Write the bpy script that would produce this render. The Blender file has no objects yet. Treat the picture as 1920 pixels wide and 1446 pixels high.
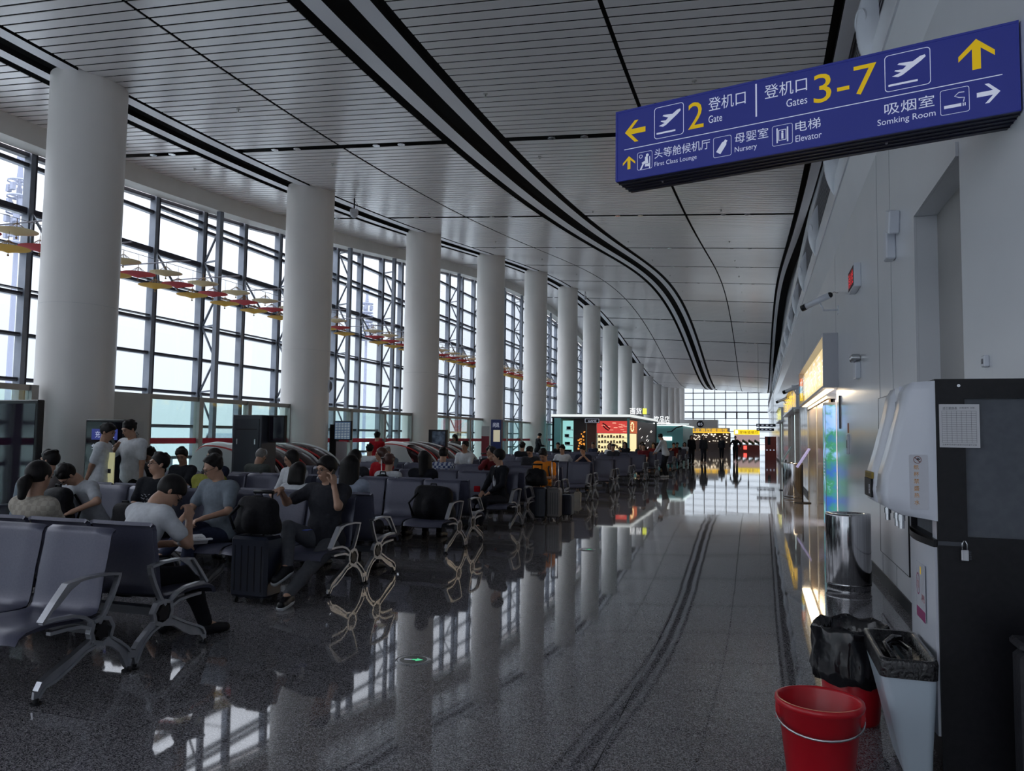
import bpy, math, random
import numpy as np
from mathutils import Vector, Matrix, Euler

random.seed(7)
S = bpy.context.scene
COL = S.collection

# ------------------------------------------------------------------ camera
# X: across the hall (+X = right wall), Y: along the hall, Z: up, metres
CAM_H = 1.58
cam_data = bpy.data.cameras.new('camera')
cam = bpy.data.objects.new('camera', cam_data)
COL.objects.link(cam)
cam_data.sensor_fit = 'HORIZONTAL'
cam_data.sensor_width = 36.0
cam_data.lens = 36.0 * 1440.0 / 1920.0
cam_data.clip_end = 600
_y, _p, _r = math.radians(17.86), math.radians(3.74), 0.0133
fwd = Vector((-math.sin(_y) * math.cos(_p), math.cos(_y) * math.cos(_p), math.sin(_p)))
rt0 = Vector((math.cos(_y), math.sin(_y), 0))
up0 = rt0.cross(fwd)
rt = rt0 * math.cos(_r) + up0 * math.sin(_r)
up = up0 * math.cos(_r) - rt0 * math.sin(_r)
M = Matrix((rt, up, -fwd)).transposed().to_4x4()
M.translation = Vector((0, 0, CAM_H))
cam.matrix_world = M
S.camera = cam

# ------------------------------------------------------------------ sky, exposure
S.view_settings.view_transform = 'Standard'
S.view_settings.look = 'None'
S.view_settings.gamma = 1.0
S.view_settings.exposure = 0.9
S.view_settings.use_curve_mapping = False
S.cycles.max_bounces = 6
S.cycles.diffuse_bounces = 4
S.cycles.glossy_bounces = 4
S.cycles.transmission_bounces = 4
S.cycles.transparent_max_bounces = 12
S.cycles.caustics_reflective = False
S.cycles.caustics_refractive = False
S.cycles.sample_clamp_indirect = 8.0
SKY_STRENGTH = 1.05
world = bpy.data.worlds.new('overcast_sky')
S.world = world
world.use_nodes = True
_nt = world.node_tree
_bg = _nt.nodes['Background']
_geo = _nt.nodes.new('ShaderNodeNewGeometry')
_sep = _nt.nodes.new('ShaderNodeSeparateXYZ')
_ramp = _nt.nodes.new('ShaderNodeValToRGB')
_mp = _nt.nodes.new('ShaderNodeMapRange')
_tc = _nt.nodes.new('ShaderNodeTexCoord')
_nt.links.new(_tc.outputs['Generated'], _sep.inputs[0])
_nt.links.new(_sep.outputs['Z'], _mp.inputs['Value'])
_mp.inputs['From Min'].default_value = -0.1
_mp.inputs['From Max'].default_value = 1.0
_nt.links.new(_mp.outputs[0], _ramp.inputs[0])
_ramp.color_ramp.elements[0].position = 0.09
_ramp.color_ramp.elements[0].color = (0.58, 0.61, 0.66, 1)
_ramp.color_ramp.elements[1].position = 0.95
_ramp.color_ramp.elements[1].color = (6.6, 6.5, 6.9, 1)
for _pos, _c in ((0.22, (0.66, 0.67, 0.73)), (0.36, (0.95, 0.93, 1.0)), (0.55, (3.0, 2.95, 3.15))):
    _e = _ramp.color_ramp.elements.new(_pos); _e.color = (*_c, 1)
_nt.links.new(_ramp.outputs[0], _bg.inputs[0])
_bg.inputs[1].default_value = SKY_STRENGTH

# ------------------------------------------------------------------ helpers
def ordinal(n):
    names = ['', 'first', 'second', 'third', 'fourth', 'fifth', 'sixth', 'seventh', 'eighth', 'ninth', 'tenth', 'eleventh',
             'twelfth', 'thirteenth', 'fourteenth', 'fifteenth', 'sixteenth', 'seventeenth', 'eighteenth', 'nineteenth', 'twentieth']
    return names[n]

def tag(o, label=None, cat=None, group=None, kind=None):
    if label: o['label'] = label
    if cat: o['category'] = cat
    if group: o['group'] = group
    if kind: o['kind'] = kind
    return o

def empty(name, loc=(0, 0, 0), rz=0.0, label=None, cat=None, group=None, kind=None):
    o = bpy.data.objects.new(name, None)
    o.empty_display_size = 0.1
    COL.objects.link(o)
    o.location = loc
    o.rotation_euler = (0, 0, rz)
    return tag(o, label, cat, group, kind)

def children_of(o):
    return [c for c in bpy.data.objects if c.parent is o]

def copy_tree(o, parent=None, kids=None):
    kids = KIDS if kids is None else kids
    c = o.copy()
    COL.objects.link(c)
    if parent is not None:
        c.parent = parent
    for ch in list(kids.get(o.name, [])):
        d = copy_tree(ch, c, kids)
        kids.setdefault(c.name, []).append(d)
    return c
KIDS = {}

class MB:
    """collects shapes into one mesh"""
    def __init__(s):
        s.v = []; s.f = []; s.m = []; s.sm = []; s.mats = []; s.mi = 0; s.smooth = False; s.T = None
    def mat(s, m):
        if m not in s.mats: s.mats.append(m)
        s.mi = s.mats.index(m)
        return s
    def add(s, vs, fs, smooth=None):
        n = len(s.v)
        if s.T is not None:
            vs = [tuple(s.T @ Vector(p)) for p in vs]
        s.v.extend([tuple(p) for p in vs])
        sm = s.smooth if smooth is None else smooth
        for f in fs:
            s.f.append(tuple(i + n for i in f)); s.m.append(s.mi); s.sm.append(sm)
    def box(s, x0, x1, y0, y1, z0, z1, R=None, bev=0.0):
        if bev > 0:
            bx = [x0, x1]; by = [y0, y1]; bz = [z0, z1]
            vs = []; idx = {}
            for i in (0, 1):
                for j in (0, 1):
                    for k in (0, 1):
                        for a in (0, 1, 2):
                            p = [bx[i], by[j], bz[k]]
                            sg = [1 if i == 0 else -1, 1 if j == 0 else -1, 1 if k == 0 else -1]
                            for b in (0, 1, 2):
                                if b != a: p[b] += sg[b] * bev
                            idx[(i, j, k, a)] = len(vs); vs.append(tuple(p))
            fs = []
            for a in (0, 1, 2):
                o = [b for b in (0, 1, 2) if b != a]
                for side in (0, 1):
                    q = []
                    for (u, w) in ((0, 0), (1, 0), (1, 1), (0, 1)):
                        c = [0, 0, 0]; c[a] = side; c[o[0]] = u; c[o[1]] = w
                        q.append(idx[(c[0], c[1], c[2], a)])
                    fl = (side == 0) ^ (a == 1)
                    fs.append(q[::-1] if fl else q)
            for a in (0, 1, 2):           # edges along axis a
                o = [b for b in (0, 1, 2) if b != a]
                for u in (0, 1):
                    for w in (0, 1):
                        c0 = [0, 0, 0]; c1 = [0, 0, 0]; c1[a] = 1
                        for c in (c0, c1): c[o[0]] = u; c[o[1]] = w
                        fs.append([idx[(*c0, o[0])], idx[(*c1, o[0])], idx[(*c1, o[1])], idx[(*c0, o[1])]])
            for i in (0, 1):
                for j in (0, 1):
                    for k in (0, 1):
                        fs.append([idx[(i, j, k, 0)], idx[(i, j, k, 1)], idx[(i, j, k, 2)]])
        else:
            vs = [(x0, y0, z0), (x1, y0, z0), (x1, y1, z0), (x0, y1, z0), (x0, y0, z1), (x1, y0, z1), (x1, y1, z1), (x0, y1, z1)]
            fs = [(3, 2, 1, 0), (4, 5, 6, 7), (0, 1, 5, 4), (1, 2, 6, 5), (2, 3, 7, 6), (3, 0, 4, 7)]
        if R is not None:
            vs = [tuple(R @ Vector(p)) for p in vs]
        s.add(vs, fs)
        return s
    def bar(s, a, b, w, h=None, upv=(0, 0, 1)):
        """rectangular bar from a to b, width w (side), height h (along upv)"""
        h = w if h is None else h
        a = Vector(a); b = Vector(b); d = (b - a)
        if d.length < 1e-6: return s
        d.normalize(); u = Vector(upv)
        if abs(d.dot(u)) > 0.98: u = Vector((1, 0, 0))
        sd = d.cross(u).normalized(); u = sd.cross(d).normalized()
        vs = []
        for p in (a, b):
            for (i, j) in ((-1, -1), (1, -1), (1, 1), (-1, 1)):
                vs.append(tuple(p + sd * (i * w / 2) + u * (j * h / 2)))
        s.add(vs, [(0, 1, 2, 3)[::-1], (4, 5, 6, 7), (0, 1, 5, 4), (1, 2, 6, 5), (2, 3, 7, 6), (3, 0, 4, 7)])
        return s
    def tube(s, pts, r, n=8, caps=True, closed=False):
        """round tube through points, r float or list"""
        P = [Vector(p) for p in pts]; k = len(P)
        rs = r if isinstance(r, (list, tuple)) else [r] * k
        vs = []; fs = []; prev = None
        for i in range(k):
            if closed: t = (P[(i + 1) % k] - P[i - 1])
            else: t = (P[min(i + 1, k - 1)] - P[max(i - 1, 0)])
            t.normalize()
            if prev is None:
                u = Vector((0, 0, 1)) if abs(t.z) < 0.9 else Vector((1, 0, 0))
                u = (u - t * u.dot(t)).normalized()
            else:
                u = (prev - t * prev.dot(t))
                u = u.normalized() if u.length > 1e-6 else Vector((1, 0, 0))
            prev = u; w = t.cross(u)
            for j in range(n):
                an = 2 * math.pi * j / n
                vs.append(tuple(P[i] + (u * math.cos(an) + w * math.sin(an)) * rs[i]))
        for i in range(k if closed else k - 1):
            a = i * n; b = ((i + 1) % k) * n
            for j in range(n):
                fs.append((a + j, a + (j + 1) % n, b + (j + 1) % n, b + j))
        s.add(vs, fs, True)
        if caps and not closed:
            n0 = len(s.v) - len(vs)
            s.f.append(tuple(n0 + j for j in range(n))[::-1]); s.m.append(s.mi); s.sm.append(False)
            s.f.append(tuple(n0 + (k - 1) * n + j for j in range(n))); s.m.append(s.mi); s.sm.append(False)
        return s
    def cyl(s, c, r, z0, z1, n=24, r2=None, axis='z', caps=True):
        r2 = r if r2 is None else r2
        vs = []; fs = []
        for (z, rr) in ((z0, r), (z1, r2)):
            for j in range(n):
                an = 2 * math.pi * j / n
                x, y = rr * math.cos(an), rr * math.sin(an)
                if axis == 'z': vs.append((c[0] + x, c[1] + y, z))
                elif axis == 'x': vs.append((z, c[0] + x, c[1] + y))
                else: vs.append((c[0] + y, z, c[1] + x))
        for j in range(n): fs.append((j, (j + 1) % n, n + (j + 1) % n, n + j))
        s.add(vs, fs, True)
        if caps: s.add(vs, [tuple(range(n))[::-1], tuple(range(n, 2 * n))], False)
        return s
    def lathe(s, c, prof, n=32, sx=1.0, sy=1.0, a0=0.0, a1=2 * math.pi):
        full = abs(a1 - a0 - 2 * math.pi) < 1e-6
        m = n if full else n + 1
        vs = []; fs = []
        for (r, z) in prof:
            for j in range(m):
                an = a0 + (a1 - a0) * j / n
                vs.append((c[0] + r * sx * math.cos(an), c[1] + r * sy * math.sin(an), c[2] + z))
        for i in range(len(prof) - 1):
            for j in range(n):
                j2 = (j + 1) % m
                fs.append((i * m + j, i * m + j2, (i + 1) * m + j2, (i + 1) * m + j))
        s.add(vs, fs, True)
        return s
    def prism(s, poly, z0, z1, fn=None):
        """poly: list of 2D points ccw; extruded; fn maps (u,v,w)->xyz"""
        n = len(poly)
        vs = [(p[0], p[1], z0) for p in poly] + [(p[0], p[1], z1) for p in poly]
        if fn: vs = [fn(*p) for p in vs]
        fs = [tuple(range(n))[::-1], tuple(range(n, 2 * n))] + [(j, (j + 1) % n, n + (j + 1) % n, n + j) for j in range(n)]
        s.add(vs, fs)
        return s
    def sheet(s, rows, thick=None, closed=False):
        """grid surface rows[i][j]; optional thickness along normals"""
        R = [[Vector(p) for p in r] for r in rows]; a = len(R); b = len(R[0])
        fs = [(i * b + j, i * b + j + 1, (i + 1) * b + j + 1, (i + 1) * b + j) for i in range(a - 1) for j in range(b - 1)]
        if thick is None:
            s.add([p for r in R for p in r], fs, True)
            return s
        N = []
        for i in range(a):
            for j in range(b):
                du = R[min(i + 1, a - 1)][j] - R[max(i - 1, 0)][j]
                dv = R[i][min(j + 1, b - 1)] - R[i][max(j - 1, 0)]
                nn = dv.cross(du)
                N.append(nn.normalized() if nn.length > 1e-9 else Vector((0, 0, 1)))
        top = [p for r in R for p in r]
        bot = [p - n * thick for p, n in zip(top, N)]
        k = a * b
        s.add(top + bot, fs + [tuple(k + q for q in f[::-1]) for f in fs], True)
        edge = [j for j in range(b)] + [i * b + b - 1 for i in range(1, a)] + [(a - 1) * b + j for j in range(b - 2, -1, -1)] + [i * b for i in range(a - 2, 0, -1)]
        s.add(top + bot, [(edge[(i + 1) % len(edge)], edge[i], k + edge[i], k + edge[(i + 1) % len(edge)]) for i in range(len(edge))], False)
        return s
    def ball(s, c, r, nu=12, nv=8, R=None):
        rx, ry, rz = r if isinstance(r, (tuple, list)) else (r, r, r)
        prof = []
        vs = []; fs = []
        for i in range(nv + 1):
            th = math.pi * i / nv
            for j in range(nu):
                ph = 2 * math.pi * j / nu
                p = Vector((rx * math.sin(th) * math.cos(ph), ry * math.sin(th) * math.sin(ph), rz * math.cos(th)))
                if R is not None: p = R @ p
                vs.append((c[0] + p.x, c[1] + p.y, c[2] + p.z))
        for i in range(nv):
            for j in range(nu):
                fs.append((i * nu + j, (i + 1) * nu + j, (i + 1) * nu + (j + 1) % nu, i * nu + (j + 1) % nu))
        s.add(vs, fs, True)
        return s
    def mesh(s, name):
        me = bpy.data.meshes.new(name)
        me.from_pydata(s.v, [], s.f)
        for m in s.mats: me.materials.append(m)
        if s.f:
            me.polygons.foreach_set('material_index', s.m)
            me.polygons.foreach_set('use_smooth', s.sm)
        me.update()
        return me
    def obj(s, name, parent=None, loc=None, label=None, cat=None, group=None, kind=None):
        o = bpy.data.objects.new(name, s.mesh(name))
        COL.objects.link(o)
        if parent is not None:
            o.parent = parent
            KIDS.setdefault(parent.name, []).append(o)
        if loc is not None: o.location = loc
        return tag(o, label, cat, group, kind)

# ------------------------------------------------------------------ materials
MATS = {}
def mat(name, col, rough=0.5, metal=0.0, spec=0.5, emit=None, es=0.0, trans=0.0, alpha=1.0, coat=0.0):
    if name in MATS: return MATS[name]
    m = bpy.data.materials.new(name); m.use_nodes = True
    b = m.node_tree.nodes['Principled BSDF']
    b.inputs['Base Color'].default_value = (*col, 1)
    b.inputs['Roughness'].default_value = rough
    b.inputs['Metallic'].default_value = metal
    b.inputs['Specular IOR Level'].default_value = spec
    b.inputs['Coat Weight'].default_value = coat
    b.inputs['Coat Roughness'].default_value = 0.08
    if emit is not None:
        b.inputs['Emission Color'].default_value = (*emit, 1)
        b.inputs['Emission Strength'].default_value = es
    if alpha < 1: b.inputs['Alpha'].default_value = alpha
    m.diffuse_color = (*col, 1)
    MATS[name] = m
    return m

def noisy(name, c1, c2, scale=20.0, rough=0.5, metal=0.0, bump=0.0, detail=3.0, spec=0.5, stretch=(1, 1, 1), kind='noise'):
    """procedural two-tone material in object space"""
    if name in MATS: return MATS[name]
    m = mat(name, c1, rough, metal, spec)
    nt = m.node_tree; b = nt.nodes['Principled BSDF']
    tc = nt.nodes.new('ShaderNodeTexCoord'); mp = nt.nodes.new('ShaderNodeMapping')
    mp.inputs['Scale'].default_value = stretch
    nt.links.new(tc.outputs['Object'], mp.inputs[0])
    if kind == 'noise':
        n = nt.nodes.new('ShaderNodeTexNoise'); n.inputs['Scale'].default_value = scale; n.inputs['Detail'].default_value = detail
        out = n.outputs['Fac']
    elif kind == 'voronoi':
        n = nt.nodes.new('ShaderNodeTexVoronoi'); n.inputs['Scale'].default_value = scale; out = n.outputs['Distance']
    elif kind == 'wave':
        n = nt.nodes.new('ShaderNodeTexWave'); n.inputs['Scale'].default_value = scale; n.inputs['Distortion'].default_value = 0.0; out = n.outputs['Fac']
    elif kind == 'checker':
        n = nt.nodes.new('ShaderNodeTexChecker'); n.inputs['Scale'].default_value = scale; out = n.outputs['Fac']
    nt.links.new(mp.outputs[0], n.inputs['Vector'])
    r = nt.nodes.new('ShaderNodeValToRGB')
    r.color_ramp.elements[0].position = 0.35; r.color_ramp.elements[0].color = (*c1, 1)
    r.color_ramp.elements[1].position = 0.65; r.color_ramp.elements[1].color = (*c2, 1)
    nt.links.new(out, r.inputs[0]); nt.links.new(r.outputs[0], b.inputs['Base Color'])
    if bump > 0:
        bp = nt.nodes.new('ShaderNodeBump'); bp.inputs['Strength'].default_value = bump; bp.inputs['Distance'].default_value = 0.01
        nt.links.new(out, bp.inputs['Height']); nt.links.new(bp.outputs[0], b.inputs['Normal'])
    return m

def glass(name, tint=(0.9, 0.97, 0.97), refl=0.06):
    if name in MATS: return MATS[name]
    m = bpy.data.materials.new(name); m.use_nodes = True
    nt = m.node_tree; nt.nodes.clear()
    out = nt.nodes.new('ShaderNodeOutputMaterial'); mx = nt.nodes.new('ShaderNodeMixShader')
    tr = nt.nodes.new('ShaderNodeBsdfTransparent'); tr.inputs[0].default_value = (*tint, 1)
    gl = nt.nodes.new('ShaderNodeBsdfGlossy'); gl.inputs['Roughness'].default_value = 0.02
    ge = nt.nodes.new('ShaderNodeNewGeometry'); dt = nt.nodes.new('ShaderNodeVectorMath'); dt.operation = 'DOT_PRODUCT'
    nt.links.new(ge.outputs['Normal'], dt.inputs[0]); nt.links.new(ge.outputs['Incoming'], dt.inputs[1])
    def mth(op, a, bb=None):
        q = nt.nodes.new('ShaderNodeMath'); q.operation = op
        for i, val in enumerate((a, bb)):
            if val is None: continue
            if isinstance(val, (int, float)): q.inputs[i].default_value = val
            else: nt.links.new(val, q.inputs[i])
        return q.outputs[0]
    sch = mth('ADD', mth('MULTIPLY', mth('POWER', mth('SUBTRACT', 1.0, mth('ABSOLUTE', dt.outputs['Value'])), 5.0), 0.8), refl)
    nt.links.new(sch, mx.inputs[0]); nt.links.new(tr.outputs[0], mx.inputs[1]); nt.links.new(gl.outputs[0], mx.inputs[2])
    nt.links.new(mx.outputs[0], out.inputs[0])
    MATS[name] = m
    return m

def emis(name, col, s):
    return mat(name, tuple(c * .6 for c in col), 0.5, emit=col, es=s * .55)

# text helper: returns (verts2d, faces) of a string laid out from (0,0), size 1
_fc = {}
def text_shape(txt):
    if txt in _fc: return _fc[txt]
    cu = bpy.data.curves.new('t', 'FONT'); cu.body = txt; cu.size = 1.0; cu.resolution_u = 3
    o = bpy.data.objects.new('t', cu); COL.objects.link(o)
    dg = bpy.context.evaluated_depsgraph_get()
    me = bpy.data.meshes.new_from_object(o.evaluated_get(dg))
    v = [(p.co.x, p.co.y) for p in me.vertices]; f = [tuple(p.vertices) for p in me.polygons]
    bpy.data.objects.remove(o); bpy.data.curves.remove(cu); bpy.data.meshes.remove(me)
    if v:
        x0 = min(p[0] for p in v); x1 = max(p[0] for p in v); y0 = min(p[1] for p in v); y1 = max(p[1] for p in v)
        v = [((p[0] - x0) / max(x1 - x0, 1e-6), (p[1] - y0) / max(y1 - y0, 1e-6)) for p in v]
    _fc[txt] = (v, f)
    return _fc[txt]

def put_text(mb, txt, u0, u1, v0, v1, fn):
    """text stretched to the rectangle u0..u1 x v0..v1; fn maps (u,v)->xyz"""
    v, f = text_shape(txt)
    mb.add([fn(u0 + (u1 - u0) * a, v0 + (v1 - v0) * b) for a, b in v], f, False)

def rrect(cx, cy, w, h, r, n=5):
    pts = []
    for (sx, sy, a) in ((1, 1, 0), (-1, 1, 90), (-1, -1, 180), (1, -1, 270)):
        for i in range(n + 1):
            t = math.radians(a + 90 * i / n)
            pts.append((cx + sx * (w / 2 - r) + r * math.cos(t), cy + sy * (h / 2 - r) + r * math.sin(t)))
    return pts

def ring(mb, outer, inner, fn):
    n = len(outer)
    vs = [fn(*p) for p in outer] + [fn(*p) for p in inner]
    mb.add(vs, [(j, (j + 1) % n, n + (j + 1) % n, n + j) for j in range(n)], False)

def poly(mb, pts, fn):
    mb.add([fn(*p) for p in pts], [tuple(range(len(pts)))], False)
# ================================================================== materials of the building
def floor_material():
    m = bpy.data.materials.new('polished_granite'); m.use_nodes = True
    nt = m.node_tree; b = nt.nodes['Principled BSDF']; L = nt.links.new
    tc = nt.nodes.new('ShaderNodeTexCoord')
    v = nt.nodes.new('ShaderNodeTexVoronoi'); v.inputs['Scale'].default_value = 185; L(tc.outputs['Object'], v.inputs['Vector'])
    n = nt.nodes.new('ShaderNodeTexNoise'); n.inputs['Scale'].default_value = 130; n.inputs['Detail'].default_value = 2; L(tc.outputs['Object'], n.inputs['Vector'])
    hs = nt.nodes.new('ShaderNodeSeparateColor'); L(v.outputs['Color'], hs.inputs[0])
    mx = nt.nodes.new('ShaderNodeMath'); mx.operation = 'MULTIPLY'; L(hs.outputs[0], mx.inputs[0]); L(n.outputs['Fac'], mx.inputs[1])
    r = nt.nodes.new('ShaderNodeValToRGB'); L(mx.outputs[0], r.inputs[0])
    e = r.color_ramp.elements; e[0].position = 0.05; e[0].color = (0.024, 0.023, 0.027, 1); e[1].position = 0.5; e[1].color = (0.34, 0.33, 0.35, 1)
    # joints: a hairline every 0.9 m across, 0.9 m along
    br = nt.nodes.new('ShaderNodeTexBrick'); br.offset = 0.0; br.squash = 1.0
    mp = nt.nodes.new('ShaderNodeMapping'); mp.inputs['Location'].default_value = (0.76, 0.2, 0); L(tc.outputs['Object'], mp.inputs[0]); L(mp.outputs[0], br.inputs['Vector'])
    br.inputs['Scale'].default_value = 1.0; br.inputs['Mortar Size'].default_value = 0.0022; br.inputs['Brick Width'].default_value = 1.2; br.inputs['Row Height'].default_value = 1.2
    br.inputs['Mortar Smooth'].default_value = 0.0
    mix = nt.nodes.new('ShaderNodeMix'); mix.data_type = 'RGBA'; L(br.outputs['Fac'], mix.inputs[0]); L(r.outputs[0], mix.inputs[6]); mix.inputs[7].default_value = (0.01, 0.01, 0.012, 1)
    L(mix.outputs[2], b.inputs['Base Color'])
    b.inputs['Roughness'].default_value = 0.035
    b.inputs['Specular IOR Level'].default_value = 0.75
    w = nt.nodes.new('ShaderNodeTexNoise'); w.inputs['Scale'].default_value = 0.9; w.inputs['Detail'].default_value = 1; L(tc.outputs['Object'], w.inputs['Vector'])
    bp = nt.nodes.new('ShaderNodeBump'); bp.inputs['Strength'].default_value = 0.10; bp.inputs['Distance'].default_value = 0.012
    L(w.outputs['Fac'], bp.inputs['Height']); L(bp.outputs[0], b.inputs['Normal'])
    return m
M_floor = floor_material()
M_slat = noisy('ceiling_slat', (0.78, 0.75, 0.75), (0.82, 0.785, 0.78), 0.6, 0.22, 0.0, spec=0.6)
M_strip = mat('ceiling_strip', (0.75, 0.74, 0.78), 0.35)
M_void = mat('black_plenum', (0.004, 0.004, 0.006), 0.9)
M_col = noisy('column_paint', (0.83, 0.80, 0.765), (0.86, 0.83, 0.79), 1.5, 0.32, spec=0.4)
M_wallw = noisy('wall_panel', (0.78, 0.80, 0.84), (0.81, 0.83, 0.87), 0.8, 0.16, spec=0.5)
M_plaster = noisy('fascia_plaster', (0.60, 0.59, 0.56), (0.64, 0.63, 0.60), 2.0, 0.6)
M_frame = noisy('curtain_frame', (0.16, 0.18, 0.22), (0.2, 0.22, 0.26), 3.0, 0.4, 0.3)
M_framed = mat('curtain_frame_dark', (0.03, 0.03, 0.045), 0.45, 0.2)
M_pane = glass('window_glass', (0.93, 0.97, 0.99))
M_bglass = glass('barrier_glass', (0.80, 0.90, 0.88))
M_alu = noisy('brushed_aluminium', (0.45, 0.44, 0.42), (0.52, 0.51, 0.49), 6.0, 0.35, 0.6)
M_chrome = noisy('polished_aluminium', (0.55, 0.56, 0.58), (0.62, 0.63, 0.65), 5.0, 0.24, 0.9)
M_steel = noisy('stainless_steel', (0.42, 0.42, 0.44), (0.6, 0.6, 0.62), 2.0, 0.13, 1.0, stretch=(40, 40, 0.3))
M_black = noisy('black_plastic', (0.006, 0.006, 0.009), (0.010, 0.010, 0.013), 30.0, 0.4, spec=.3)
M_blackm = mat('matt_black', (0.012, 0.012, 0.015), 0.7)
M_white = noisy('white_gloss', (0.70, 0.73, 0.80), (0.73, 0.76, 0.83), 2.0, 0.22)
M_red = noisy('red_plastic', (0.50, 0.006, 0.016), (0.56, 0.010, 0.022), 4.0, 0.3)
M_dgrey = noisy('dark_grey_metal', (0.05, 0.055, 0.07), (0.06, 0.065, 0.08), 5.0, 0.4)
M_louvre = mat('louvre_grey', (0.17, 0.17, 0.19), 0.5)

PER = 77.0
def hR(Y): return 8.12 - 1.5 * math.cos(2 * math.pi * (Y - 9) / PER)
def hC(X, Y): return hR(Y) + 0.066 * (0.9 - X)
YEND = 116.0
BAY = 6.85
COLY = [9.72 + 6.83 * k + (0.10 if k == 0 else 0) for k in range(-1, 16)]
SLOTY = [13.2 + BAY * k for k in range(-4, 16)]
WX = -14.32          # glazing plane
WR = 1.3            # right wall plane

# floor
b = MB().mat(M_floor); b.box(-14.6, 8.0, -16, YEND + 0.5, -0.2, 0)
b.obj('floor', kind='structure')

# ceiling: slats running across, in four fields, over a black plenum
def ceiling():
    b = MB().mat(M_slat)
    fields = [(-13.6, -11.52), (-10.32, -7.93), (-7.87, -5.68), (-4.41, -1.81), (-1.75, 0.86)]
    gap, slot, n = 0.038, 0.20, 32
    pitch = (BAY - slot) / n
    for sy in SLOTY:
        for k in range(n):
            y0 = sy + slot / 2 + pitch * k + gap / 2; y1 = y0 + pitch - gap
            if y0 > YEND: continue
            z0, z1 = hR(y0), hR(y1)
            for (xa, xb) in fields:
                vs = []
                for (yy) in (y0, y1):
                    for xx in (xa, xb):
                        vs.append((xx, yy, hC(xx, yy)))
                lip = 0.009
                vs += [(p[0], p[1], p[2] + lip) for p in vs]
                b.add(vs, [(0, 2, 3, 1), (0, 1, 5, 4), (2, 6, 7, 3), (0, 4, 6, 2), (1, 3, 7, 5), (4, 5, 7, 6)])
    o = b.obj('ceiling', kind='structure')
    # light strips beside the long dark slots
    def strips(name, xs):
        s = MB().mat(M_strip)
        for (xa, xb) in xs:
            yy = -16.0
            rows = []
            while yy < YEND:
                rows.append([(xa, yy, hC(xa, yy) + 0.01), (xb, yy, hC(xb, yy) + 0.01)])
                yy += 1.3
            rows2 = [[(r[0][0], r[0][1], r[0][2] + 0.10), (r[1][0], r[1][1], r[1][2] + 0.10)] for r in rows]
            s.sheet(rows)
            s.mat(M_void); s.sheet([[r[0], q[0]] for r, q in zip(rows, rows2)]); s.sheet([[q[1], r[1]] for r, q in zip(rows, rows2)]); s.mat(M_strip)  # strip sides coloured black, standing in for the shade of the slots
        return s.obj(name, kind='structure')
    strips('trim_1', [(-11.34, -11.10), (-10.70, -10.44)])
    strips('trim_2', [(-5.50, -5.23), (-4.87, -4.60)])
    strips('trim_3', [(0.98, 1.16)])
    v = MB().mat(M_void)
    rows = []
    yy = -16.0
    while yy < YEND + 2:
        rows.append([(-14.1, yy, hC(-14.1, yy) + 0.5), (3.2, yy, hC(3.2, yy) + 0.5)])
        yy += 1.5
    v.sheet(rows, 0.1)
    v.obj('ceiling_plenum', kind='structure')
ceiling()

# fascia above the glazing on the left
b = MB().mat(M_plaster)
ys = [-16 + 1.2 * k for k in range(int((YEND + 16) / 1.2) + 2)]
def head(Y): return hC(-13.6, Y) - 0.42
b.sheet([[(-13.6, y, head(y)), (-13.6, y, hC(-13.6, y) + 0.5)] for y in ys])
b.sheet([[(-14.12, y, head(y) + 0.02), (-13.6, y, head(y))] for y in ys])
b.sheet([[(-14.3, y, head(y) + 0.5), (-14.12, y, head(y) + 0.02)] for y in ys])
b.sheet([[(-14.35, y, hC(-13.6, y) + 0.55), (-13.5, y, hC(-13.6, y) + 0.5)] for y in ys])
b.obj('trim_4', kind='structure')

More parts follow.
